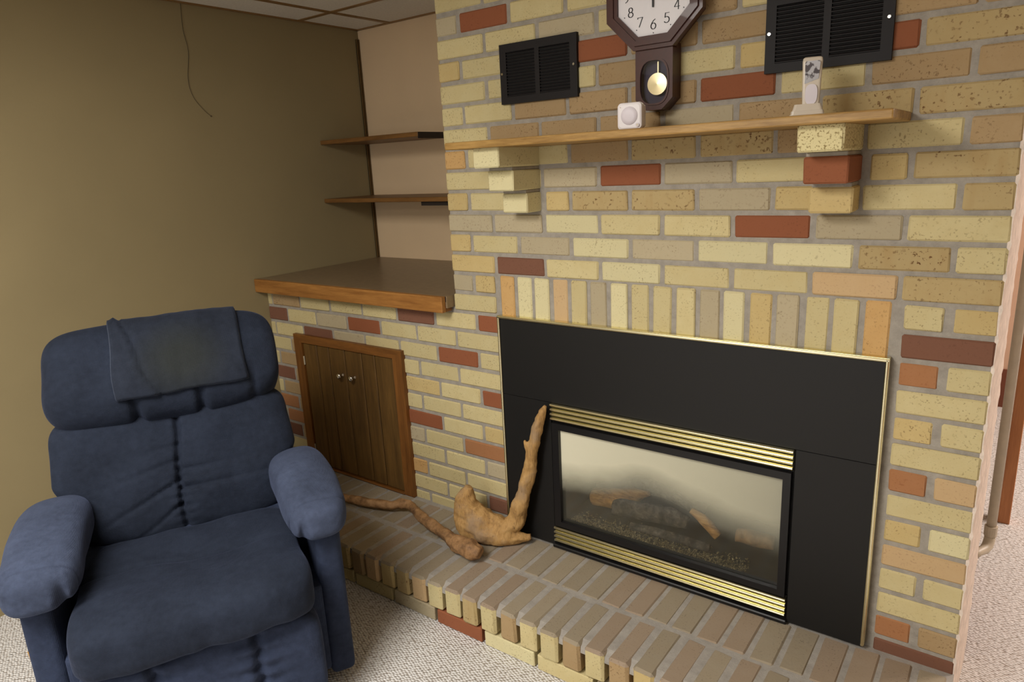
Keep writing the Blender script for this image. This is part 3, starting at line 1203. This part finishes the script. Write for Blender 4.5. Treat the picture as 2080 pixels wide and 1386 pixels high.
for hnum in range(1, 13):
    an = math.radians(90 - 30 * hnum)
    R_ = 0.074
    cx_, cz_ = CX + R_ * math.cos(an), CZ + R_ * math.sin(an)
    s_ = 0.023
    txt = str(hnum)
    b = nb()
    wd = 0.6 * s_ + (len(txt) - 1) * 0.75 * s_
    for i, ch in enumerate(txt):
        for st in DIG[ch]:
            ribbon(b, [(cx_ - wd / 2 + i * 0.75 * s_ + x * s_, cz_ - s_ / 2 + z * s_) for x, z in st], 0.0024, -0.0549)
    bmesh.ops.recalc_face_normals(b, faces=b.faces)
    finish('numeral', b, 'ink', face)
    b = nb()
    disc_y(b, CX + 0.0945 * math.cos(an), CZ + 0.0945 * math.sin(an), 0.0014, -0.0555, -0.0545, 8)
    finish('hour_dot', b, 'ink', face)
b = nb()
prism(b, [(CX - 0.003, CZ), (CX - 0.0022, CZ - 0.034), (CX + 0.0022, CZ - 0.034), (CX + 0.003, CZ)], -0.0585, -0.057)
finish('hour_hand', b, 'ink', ck)
b = nb()
prism(b, [(CX - 0.002, CZ), (CX + 0.001, CZ + 0.07), (CX + 0.004, CZ + 0.07), (CX + 0.002, CZ)], -0.0600, -0.0588)
finish('minute_hand', b, 'ink', ck)
# pendulum case with oval window
PX0, PX1, PZ0 = 0.7445, 0.8495, 1.583
case = [(PX0 + 0.03, PZ0), (PX1 - 0.03, PZ0), (PX1, PZ0 + 0.028), (PX1, 1.745), (PX0, 1.745), (PX0, PZ0 + 0.028)]
b = nb()
prism(b, case, -0.030, 0.0)
finish('pendulum_case', b, 'clock_wood', ck)


def stad(cx, cz, hw, hh, n):
    """superellipse oval, n points starting to match the case ring"""
    return [(cx + hw * spw(math.cos(a), 0.7), cz + hh * spw(math.sin(a), 0.7)) for a in [2 * math.pi * i / n - math.pi / 2 - math.pi / n * 0 for i in range(n)]]


def boxring(n):
    out = []
    cx, cz = (PX0 + PX1) / 2, (PZ0 + 1.745) / 2
    for i in range(n):
        a = 2 * math.pi * i / n - math.pi / 2
        d = Vector((math.cos(a), math.sin(a)))
        # ray against the case polygon
        best = 9
        for p_, q in zip(case, case[1:] + case[:1]):
            e = Vector((q[0] - p_[0], q[1] - p_[1]))
            w_ = Vector((p_[0] - cx, p_[1] - cz))
            den = d.x * e.y - d.y * e.x
            if abs(den) < 1e-9:
                continue
            tt = (w_.x * e.y - w_.y * e.x) / den
            uu = (w_.x * d.y - w_.y * d.x) / den
            if tt > 0 and -1e-6 <= uu <= 1 + 1e-6:
                best = min(best, tt)
        out.append((cx + d.x * best, cz + d.y * best))
    return out


OX, OZ = 0.797, 1.653
N_ = 48
b = nb()
ring_prism(b, boxring(N_), stad(OX, OZ, 0.040, 0.055, N_), -0.052, -0.030)
finish('case_front', b, 'clock_wood', ck)
b = nb()
ring_prism(b, stad(OX, OZ, 0.043, 0.058, N_), stad(OX, OZ, 0.0385, 0.0535, N_), -0.0545, -0.048)
finish('window_bead', b, 'clock_wood', ck, smooth=False)
b = nb()
prism(b, stad(OX, OZ, 0.040, 0.055, N_), -0.0305, -0.0300)
finish('case_back', b, 'clock_inside', ck)
b = nb()
box(b, CX + 0.005, CX + 0.008, -0.040, -0.038, 1.66, 1.704)
rod = finish('pendulum_rod', b, 'brass_bob', ck)
b = nb()
n_ = 40
cen = b.verts.new((CX + 0.0065, -0.0475, 1.648))
r1 = [b.verts.new((CX + 0.0065 + 0.0275 * math.cos(2 * math.pi * q / n_), -0.0455, 1.648 + 0.0275 * math.sin(2 * math.pi * q / n_))) for q in range(n_)]
r2_ = [b.verts.new((v_.co.x, -0.0375, v_.co.z)) for v_ in r1]
for q in range(n_):
    b.faces.new((cen, r1[(q + 1) % n_], r1[q]))
    b.faces.new((r1[q], r1[(q + 1) % n_], r2_[(q + 1) % n_], r2_[q]))
bmesh.ops.recalc_face_normals(b, faces=b.faces)
finish('pendulum_bob', b, 'brass_bob', ck)
b = nb()
prism(b, stad(OX, OZ, 0.0395, 0.0545, N_), -0.0505, -0.0495)
finish('window_glass', b, 'clock_glass', ck)

# ------------------------------------------------------------------ things on the mantel
ZM = ZT - 0.4775
ms = thing('motion_sensor', 'small white square motion sensor standing on the mantel below the clock', 'sensor', (0.778, -0.135, ZM), math.radians(6))


def rsq(hw, hh, r, n=6):
    out = []
    for cx, cz, a0 in ((hw - r, hh - r, 0), (-hw + r, hh - r, 90), (-hw + r, -hh + r, 180), (hw - r, -hh + r, 270)):
        for i in range(n + 1):
            a = math.radians(a0 + 90 * i / n)
            out.append((cx + r * math.cos(a), cz + r * math.sin(a)))
    return out


b = nb()
layers = [(0.0, 0.030), (-0.016, 0.0325), (-0.030, 0.0335), (-0.036, 0.032), (-0.038, 0.028)]
rr = []
for y, hw in layers:
    rr.append([b.verts.new((x, y + 0.012, z + 0.0338)) for x, z in rsq(hw, hw, 0.010)])
for a, c in zip(rr, rr[1:]):
    for q in range(len(a)):
        b.faces.new((a[q], a[(q + 1) % len(a)], c[(q + 1) % len(a)], c[q]))
b.faces.new(rr[0])
b.faces.new(list(reversed(rr[-1])))
bmesh.ops.recalc_face_normals(b, faces=b.faces)
finish('sensor_body', b, 'white_plastic', ms, world=False)
b = nb()
n_ = 28
rr = []
for r, y in ((0.0225, -0.0262), (0.0215, -0.0278), (0.012, -0.0288), (0.0004, -0.0292)):
    rr.append([b.verts.new((r * math.cos(2 * math.pi * q / n_), y, 0.0345 + r * math.sin(2 * math.pi * q / n_))) for q in range(n_)])
for a, c in zip(rr, rr[1:]):
    for q in range(n_):
        b.faces.new((a[q], a[(q + 1) % n_], c[(q + 1) % n_], c[q]))
bmesh.ops.recalc_face_normals(b, faces=b.faces)
finish('lens', b, 'white_lens', ms, smooth=True, world=False)
b = nb()
disc_y(b, 0.022, 0.0115, 0.0052, -0.0285, -0.0255, 14)
finish('button', b, 'white_lens', ms, world=False)
b = nb()
disc_y(b, -0.024, 0.056, 0.0012, -0.0275, -0.0255, 8)
disc_y(b, 0.022, 0.0115, 0.0032, -0.029, -0.0283, 12)
finish('indicator', b, 'beige_plastic', ms, world=False)

fl_ = thing('flashlight', 'pale plastic rechargeable flashlight standing in its charger on the mantel', 'flashlight', (1.205, -0.135, ZM), math.radians(14))
b = nb()
secs = [(0.0, 0.036, 0.030), (0.004, 0.036, 0.030), (0.0045, 0.034, 0.028), (0.012, 0.033, 0.027), (0.0125, 0.031, 0.026), (0.026, 0.027, 0.022)]
rr = []
for z, hx, hy in secs:
    rr.append([b.verts.new((x, y, z)) for x, y in rsq(hx, hy, 0.006, 3)])
for a, c in zip(rr, rr[1:]):
    for q in range(len(a)):
        b.faces.new((a[q], a[(q + 1) % len(a)], c[(q + 1) % len(a)], c[q]))
b.faces.new(list(reversed(rr[0])))
b.faces.new(rr[-1])
bmesh.ops.recalc_face_normals(b, faces=b.faces)
finish('charger_base', b, 'beige_plastic', fl_, world=False)
b = nb()
rr = []
for z, hx, hy, dy in ((0.014, 0.017, 0.013, 0.0), (0.05, 0.0185, 0.0135, 0.001), (0.09, 0.0195, 0.0125, 0.004), (0.115, 0.0205, 0.011, 0.006), (0.122, 0.0195, 0.009, 0.007), (0.1245, 0.0165, 0.006, 0.008)):
    rr.append([b.verts.new((x + 0.006, y + dy, z)) for x, y in rsq(hx, hy, 0.005, 3)])
for a, c in zip(rr, rr[1:]):
    for q in range(len(a)):
        b.faces.new((a[q], a[(q + 1) % len(a)], c[(q + 1) % len(a)], c[q]))
b.faces.new(list(reversed(rr[0])))
b.faces.new(rr[-1])
bmesh.ops.recalc_face_normals(b, faces=b.faces)
finish('flashlight_body', b, 'beige_plastic', fl_, world=False)
b = nb()
prism(b, [(-0.0085, 0.068), (0.0195, 0.078), (0.0215, 0.112), (0.019, 0.1155), (-0.0065, 0.1155), (-0.009, 0.112)], -0.0106, -0.004)
ln = finish('lens_window', b, 'reflector', fl_, world=False)
ln['label'] = 'shiny reflector window'
b = nb()
prism(b, [(0.006 + 0.0125 * spw(math.cos(a), 0.7), 0.046 + 0.021 * spw(math.sin(a), 0.75)) for a in [2 * math.pi * i / 28 for i in range(28)]], -0.0150, -0.010)
finish('thumb_switch', b, 'white_lens', fl_, world=False)

# ------------------------------------------------------------------ driftwood on the hearth
def drift(name, label, chains, mat, vox=0.0045, wob=0.3):
    bm = nb()
    for i, ch in enumerate(chains):
        tube(bm, crom(ch, 7), 14, True, wob, i * 5.1)
    o_ = finish(name, bm, mat, None, smooth=True)
    md = o_.modifiers.new('remesh', 'REMESH')
    md.mode = 'VOXEL'
    md.voxel_size = vox
    md.use_smooth_shade = True
    sm = o_.modifiers.new('smooth', 'SMOOTH')
    sm.iterations = 3
    tx = bpy.data.textures.new(name + '_grain', 'CLOUDS')
    tx.noise_scale = 0.022
    dm = o_.modifiers.new('gnarl', 'DISPLACE')
    dm.texture = tx
    dm.strength = 0.006
    dm.mid_level = 0.55
    tag(o_, label, 'driftwood', 'driftwood pieces on the hearth')
    return o_


zb = ZH + 0.006
drift('driftwood', 'upright curved driftwood branch leaning against the fireplace louvers', [
    # long limb
    [(0.262, -0.085, zb + 0.040, 0.038), (0.290, -0.078, zb + 0.10, 0.034), (0.320, -0.072, zb + 0.19, 0.0265), (0.345, -0.066, zb + 0.29, 0.0235), (0.367, -0.060, zb + 0.39, 0.0215), (0.385, -0.056, zb + 0.46, 0.018), (0.398, -0.050, zb + 0.50, 0.014), (0.408, -0.042, zb + 0.525, 0.006)],
    # root mass
    [(0.275, -0.085, zb + 0.038, 0.035), (0.225, -0.105, zb + 0.045, 0.045), (0.165, -0.12, zb + 0.062, 0.054), (0.115, -0.125, zb + 0.095, 0.052), (0.098, -0.12, zb + 0.14, 0.036), (0.108, -0.11, zb + 0.185, 0.016)],
    [(0.175, -0.135, zb + 0.05, 0.045), (0.125, -0.150, zb + 0.055, 0.04), (0.085, -0.145, zb + 0.08, 0.026), (0.072, -0.135, zb + 0.13, 0.014)],
    [(0.15, -0.15, zb + 0.035, 0.030), (0.20, -0.145, zb + 0.03, 0.030), (0.26, -0.115, zb + 0.026, 0.026), (0.31, -0.075, zb + 0.024, 0.017), (0.335, -0.058, zb + 0.026, 0.012)],
    [(0.352, -0.07, zb + 0.36, 0.010), (0.341, -0.074, zb + 0.385, 0.008), (0.339, -0.074, zb + 0.40, 0.003)],
], 'driftwood', 0.0042, 0.35)
drift('driftwood', 'crooked brown driftwood stick lying flat on the hearth bricks', [
    [(0.258, -0.246, zb + 0.028, 0.019), (0.235, -0.248, zb + 0.032, 0.031), (0.19, -0.245, zb + 0.034, 0.034), (0.12, -0.228, zb + 0.028, 0.027), (0.05, -0.205, zb + 0.026, 0.022), (-0.05, -0.178, zb + 0.028, 0.021), (-0.13, -0.148, zb + 0.027, 0.019), (-0.20, -0.120, zb + 0.030, 0.018), (-0.235, -0.13, zb + 0.03, 0.02), (-0.28, -0.16, zb + 0.026, 0.018), (-0.38, -0.185, zb + 0.024, 0.018), (-0.50, -0.205, zb + 0.022, 0.016), (-0.58, -0.215, zb + 0.02, 0.01)],
], 'driftwood_dark', 0.004, 0.3)

# ------------------------------------------------------------------ right side: gas pipe, post
gp = thing('gas_pipe', 'beige painted gas pipe with an elbow beside the brick wall end', 'pipe', (1.637, 0.45, 0.3))
b = nb()
tube(b, [(1.639, 0.45, 0.36, 0.0125), (1.639, 0.45, H, 0.0125)], 16)
finish('riser', b, 'pipe_paint', gp, smooth=True)
b = nb()
tube(b, [(1.639, 0.45, 0.335, 0.0165), (1.639, 0.45, 0.366, 0.0165)], 16)
finish('coupling', b, 'pipe_paint', gp)
b = nb()
tube(b, [(1.639, 0.45, 0.345, 0.013), (1.639, 0.446, 0.322, 0.0145), (1.636, 0.436, 0.306, 0.0145), (1.630, 0.42, 0.300, 0.014), (1.617, 0.395, 0.300, 0.0115), (1.605, 0.36, 0.300, 0.0115)], 16)
finish('elbow', b, 'pipe_paint', gp, smooth=True)

b = nb()
box(b, 1.661, 1.70, 1.25, 1.31, 0.0, H, 0.002)
struct(finish('trim_1', b, 'post_wood'), 'reddish brown wooden post beyond the brick wall')
b = nb()
box(b, 1.585, 1.612, 0.31, 0.85, 0.0, 0.12, 0.003)
struct(finish('baseboard_side', b, 'baseboard_brown'))

# ------------------------------------------------------------------ recliner
RY = math.radians(62.25)
rc = thing('recliner', 'worn blue velour recliner armchair facing the room', 'armchair', (-0.274, -0.933, 0.0), RY)


def section(hb, hc, eb, nt):
    """angles of points spaced evenly round a superellipse"""
    D = 4000
    pts = [(hb * spw(math.sin(2 * math.pi * i / D), eb), hc * spw(math.cos(2 * math.pi * i / D), eb)) for i in range(D + 1)]
    L_ = [0.0]
    for a, c_ in zip(pts, pts[1:]):
        L_.append(L_[-1] + math.hypot(c_[0] - a[0], c_[1] - a[1]))
    out, i = [], 0
    for j_ in range(nt):
        tgt = L_[-1] * j_ / nt
        while L_[i + 1] < tgt:
            i += 1
        f_ = (tgt - L_[i]) / max(L_[i + 1] - L_[i], 1e-12)
        out.append((pts[i][0] + (pts[i + 1][0] - pts[i][0]) * f_, pts[i][1] + (pts[i + 1][1] - pts[i][1]) * f_, 2 * math.pi * (i + f_) / D))
    return out


def bolster(c, A, B, C, ha, hb, hc, eb=0.6, na=5.0, nu=48, nt=56, deform=None):
    """soft form: superelliptic section in (B,C), rounded ends along A. deform(u,t,p)->p in chair space"""
    bm = nb()
    A, B, C, c = Vector(A), Vector(B).normalized(), Vector(C).normalized(), Vector(c)
    sec = section(hb, hc, eb, nt)
    rings = []
    for i in range(nu + 1):
        sv = -1 + 2 * i / nu
        u = math.copysign(1 - (1 - abs(sv)) ** 1.5, sv) if abs(sv) > 0.6 else 0
        if abs(sv) <= 0.6:
            u = sv * (1 - 0.4 ** 1.5) / 0.6
        kk = max(0.0, 1 - abs(u) ** na) ** (1 / na)
        ring = []
        for sb, sc_, t_ in sec:
            p_ = c + A * ha * u + (B * sb + C * sc_) * max(kk, 0.001)
            if deform:
                p_ = deform(u, t_, p_)
            ring.append(bm.verts.new(p_))
        rings.append(ring)
    for a, d in zip(rings, rings[1:]):
        for j in range(nt):
            bm.faces.new((a[j], a[(j + 1) % nt], d[(j + 1) % nt], d[j]))
    bm.faces.new(list(reversed(rings[0])))
    bm.faces.new(rings[-1])
    bmesh.ops.recalc_face_normals(bm, faces=bm.faces)
    return bm


def gs(x, s_):
    return math.exp(-(x / s_) ** 2)


def wr(p_, f, a, seed=0.0):
    """soft irregularity"""
    return a * noise.noise(Vector((p_.x * f + seed, p_.y * f, p_.z * f)))


X_, Y_, Z_ = (1, 0, 0), (0, 1, 0), (0, 0, 1)

# seat cushion (front is -Y)
def d_seat(u, t_, p_):
    # front nose drops, middle is sat in
    q = p_.copy()
    front = max(0.0, (-p_.y - 0.25) / 0.2)
    if p_.z > 0.40:
        q.z += 0.012 * front * (1 - front * 0.6) - 0.018 * gs(p_.x, 0.16) * gs(p_.y + 0.18, 0.16)
        q.z -= 0.009 * gs(p_.y + 0.17 + 0.05 * p_.x, 0.007)      # faint crease across
    q.z += wr(p_, 9, 0.008, 2)
    q.y += wr(p_, 8, 0.010, 5)
    # gathers along the lower front
    if p_.y < -0.40:
        q.y += 0.0025 * math.sin(p_.x * 62 + 3 * noise.noise(Vector((p_.x * 9, 0, 0)))) * gs(p_.z - 0.33, 0.07)
    wide = 1.0 + 0.05 * front
    q.x *= wide
    return q


finish('seat_cushion', bolster((0, -0.20, 0.40), X_, Z_, Y_, 0.275, 0.075, 0.262, 0.5, 7, 130, 130, d_seat), 'velour', rc, smooth=True, world=False)


# footrest panel
def d_foot(u, t_, p_):
    q = p_.copy()
    for xs_ in (-0.12, 0.12):
        g = gs(p_.x - xs_ + 0.004 * math.sin(p_.z * 60), 0.012)
        q.y += 0.018 * g
        q.y += 0.006 * gs(p_.x - xs_, 0.06) * math.sin(p_.z * 150 + xs_ * 40)
    q += Vector((0, wr(p_, 8, 0.008, 9), 0))
    return q


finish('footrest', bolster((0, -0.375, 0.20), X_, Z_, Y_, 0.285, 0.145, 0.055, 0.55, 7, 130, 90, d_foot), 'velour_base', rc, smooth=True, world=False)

# side panels
for sg in (-1, 1):
    bm = nb()
    box(bm, sg * 0.345 - 0.035, sg * 0.345 + 0.035, -0.30, 0.27, 0.035, 0.53, 0.018, 3)
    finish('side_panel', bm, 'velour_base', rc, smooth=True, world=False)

# arms
def mk_arm(sg):
    def d_arm(u, t_, p_):
        q = p_.copy()
        fr = max(0.0, min(1.0, (-p_.y - 0.02) / 0.33))      # 0 back, 1 front
        # plump front, drooping nose
        q.z -= 0.022 * fr * fr
        q.x += sg * 0.006 * fr
        q.z += 0.012 * gs(p_.y + 0.05, 0.12) * (1 if p_.z > 0.55 else 0)
        q += Vector((wr(p_, 8, 0.006, 3 + sg), wr(p_, 8, 0.005, 7), wr(p_, 8, 0.006, 11 + sg)))
        # seam where the front cap of the arm is sewn on
        q += (Vector((sg * 0.322, p_.y, 0.562)) - p_) * 0.07 * gs(p_.y + 0.285 + 0.25 * (p_.z - 0.56), 0.006)
        # tucked fold at the front inner corner
        if p_.y < -0.27:
            g = gs(p_.x - sg * 0.275, 0.012) * gs(p_.z - 0.53, 0.05)
            q.y += 0.022 * g
        return q
    return bolster((sg * 0.322, -0.125, 0.562), Y_, Z_, X_, 0.225, 0.064, 0.088, 0.72, 3.8, 120, 80, d_arm)


for sg in (-1, 1):
    finish('arm_pad', mk_arm(sg), 'velour_arm_lit', rc, smooth=True, world=False)

# lumbar back: leans back, broad wings over the arms, gathered centre seam
TB = math.radians(21)
Bb = (0, math.sin(TB), math.cos(TB))
Cb = (0, -math.cos(TB), math.sin(TB))


def d_back(u, t_, p_):
    q = p_.copy()
    # narrower between the arms
    z = p_.z
    s_ = max(0.0, min(1.0, (z - 0.56) / 0.08))
    s_ = s_ * s_ * (3 - 2 * s_)
    q.x = p_.x * (0.88 + 0.12 * s_)
    frn = 1.0 if math.cos(t_) > 0 else 0.0
    # centre seam
    xs_ = 0.010 * math.sin(z * 9)
    g = gs(q.x - xs_, 0.0075) * frn
    q -= Vector(Cb) * 0.020 * g
    q -= Vector(Cb) * 0.004 * math.sin(z * 230) * gs(q.x - xs_, 0.03) * frn * gs(z - 0.56, 0.12)
    # radiating pulls low on the seam
    dx = q.x - xs_
    for zc, sl, a, ln_ in ((0.655, 0.18, 0.008, 0.10), (0.60, 0.42, 0.012, 0.13), (0.535, 0.6, 0.010, 0.09), (0.625, -0.12, 0.009, 0.09), (0.575, -0.08, 0.011, 0.12), (0.70, 0.12, 0.006, 0.07)):
        side = 1 if sl < 0 else -1
        if dx * side > -0.005:
            dd = z - (zc - abs(dx) * abs(sl) * (1 if side < 0 else -0.2))
            q -= Vector(Cb) * a * 1.5 * gs(dd, 0.006) * math.exp(-abs(dx) / ln_) * frn
    q += Vector(Cb) * (wr(p_, 7, 0.018, 1) * frn)
    q += Vector((wr(p_, 9, 0.006, 4), 0, 0))
    return q


finish('backrest', bolster((0, 0.145, 0.615), X_, Bb, Cb, 0.335, 0.205, 0.085, 0.52, 6, 170, 150, d_back), 'velour', rc, smooth=True, world=False)

# headrest bolster
TH = math.radians(29)
Bh = Vector((0, math.sin(TH), math.cos(TH)))
Ch = Vector((0, -math.cos(TH), math.sin(TH)))
CH_ = Vector((0, 0.232, 0.895))
HA, HBb, HC = 0.322, 0.158, 0.115


def d_head(u, t_, p_):
    q = p_.copy()
    frn = 1.0 if math.cos(t_) > -0.2 else 0.0
    h = (p_ - CH_).dot(Bh)
    # hangs fuller at the lower front
    q += Ch * (0.016 * gs(h + 0.07, 0.07)) * frn
    # gathers at the lower edge
    for xs_, a in ((-0.09, 0.022), (0.085, 0.022), (0.24, 0.010)):
        q -= Ch * a * gs(p_.x - xs_, 0.012) * max(0.0, min(1.0, (-h - 0.04) / 0.08)) * frn
        q += Bh * a * 0.5 * gs(p_.x - xs_, 0.014) * max(0.0, min(1.0, (-h - 0.10) / 0.05))
    q += Vector((wr(p_, 7, 0.008, 21), wr(p_, 8, 0.010, 25), wr(p_, 7, 0.008, 27)))
    return q


finish('headrest', bolster(CH_, X_, Bh, Ch, HA, HBb, HC, 0.62, 4.6, 130, 110, d_head), 'velour', rc, smooth=True, world=False)
# back shell and base
bm = nb()
box(bm, -0.29, 0.29, 0.0, 0.10, 0.0, 0.60, 0.02, 2)
bmesh.ops.rotate(bm, verts=bm.verts, cent=(0, 0, 0), matrix=Matrix.Rotation(-math.radians(25), 3, 'X'))
bmesh.ops.translate(bm, verts=bm.verts, vec=(0, 0.13, 0.36))
finish('back_shell', bm, 'velour_base', rc, smooth=True, world=False)
bm = nb()
box(bm, -0.312, 0.312, -0.30, 0.27, 0.06, 0.34, 0.01, 2)
box(bm, -0.312, 0.312, -0.10, 0.26, 0.33, 0.455, 0.01, 2)
box(bm, -0.24, 0.24, -0.26, 0.26, 0.0, 0.07, 0.008, 2)
finish('base', bm, 'velour_base', rc, world=False)
bm = nb()
tube(bm, [(-0.378, -0.20, 0.29, 0.007), (-0.388, -0.20, 0.295, 0.007), (-0.390, -0.215, 0.32, 0.008), (-0.390, -0.225, 0.345, 0.007)], 10)
finish('lever', bm, 'lever_wood', rc, smooth=True, world=False)

# cloth draped over the headrest
cv = thing('headrest_cover', 'rectangular blue cloth cover draped over the recliner headrest', 'chair cover', (-0.274, -0.933, 0.0), RY)
bm = nb()
nu, nt = 44, 60
grid = []
for i in range(nu + 1):
    fx = i / nu
    row_ = []
    for j in range(nt + 1):
        ft = j / nt
        # from the low front edge (t<0) up over the top to the rear
        tl = math.radians(-30 + 4 * fx)
        t_ = tl + (math.radians(150) - tl) * ft
        x = -0.128 + 0.352 * fx - 0.012 * ft
        u = max(-1, min(1, x / HA))
        kk = (1 - abs(u) ** 4.6) ** (1 / 4.6)
        p_ = CH_ + Vector((x, 0, 0)) + (Bh * HBb * spw(math.sin(t_), 0.62) + Ch * HC * spw(math.cos(t_), 0.62)) * kk
        q = p_.copy()
        h = (p_ - CH_).dot(Bh)
        frn = 1.0 if math.cos(t_) > -0.2 else 0.0
        q += Ch * (0.016 * gs(h + 0.07, 0.07)) * frn
        q += Vector((wr(p_, 7, 0.008, 21), wr(p_, 8, 0.010, 25), wr(p_, 7, 0.008, 27)))
        nd = (Bh * math.sin(t_) + Ch * math.cos(t_)).normalized()
        # curved tuck near the left edge
        tx_ = -0.118 + 0.085 * max(0.0, 1 - ft * 2.0) ** 1.5
        fold = gs(x - tx_, 0.006) * (1 if ft < 0.62 else 0)
        q += nd * (0.0065 + 0.006 * fold - 0.006 * gs(x - tx_ - 0.012, 0.006) * (1 if ft < 0.62 else 0) + 0.002 * noise.noise(Vector((x * 30, ft * 6, 0))))
        row_.append(bm.verts.new(q))
    grid.append(row_)
for a, c in zip(grid, grid[1:]):
    for j in range(nt):
        bm.faces.new((a[j], c[j], c[j + 1], a[j + 1]))
bmesh.ops.recalc_face_normals(bm, faces=bm.faces)
cl = finish('cloth', bm, 'velour_cover', cv, smooth=True, world=False)
so = cl.modifiers.new('thickness', 'SOLIDIFY')
so.thickness = 0.006
so.offset = 1.0
bm = nb()
edge = [g[0] for g in []]
for rowpts in ([v_.co.copy() for v_ in cl.data.vertices][0:0],):
    pass
me = cl.data
idx = lambda i, j: i * (nt + 1) + j
hem = [me.vertices[idx(0, j)].co for j in range(int(nt * 0.75), -1, -1)] + [me.vertices[idx(i, 0)].co for i in range(1, nu + 1)] + [me.vertices[idx(nu, j)].co for j in range(1, int(nt * 0.75))]
tube(bm, [(c.x, c.y, c.z, 0.003) for c in hem], 6)
finish('hem', bm, 'velour_hem', cv, smooth=True, world=False)
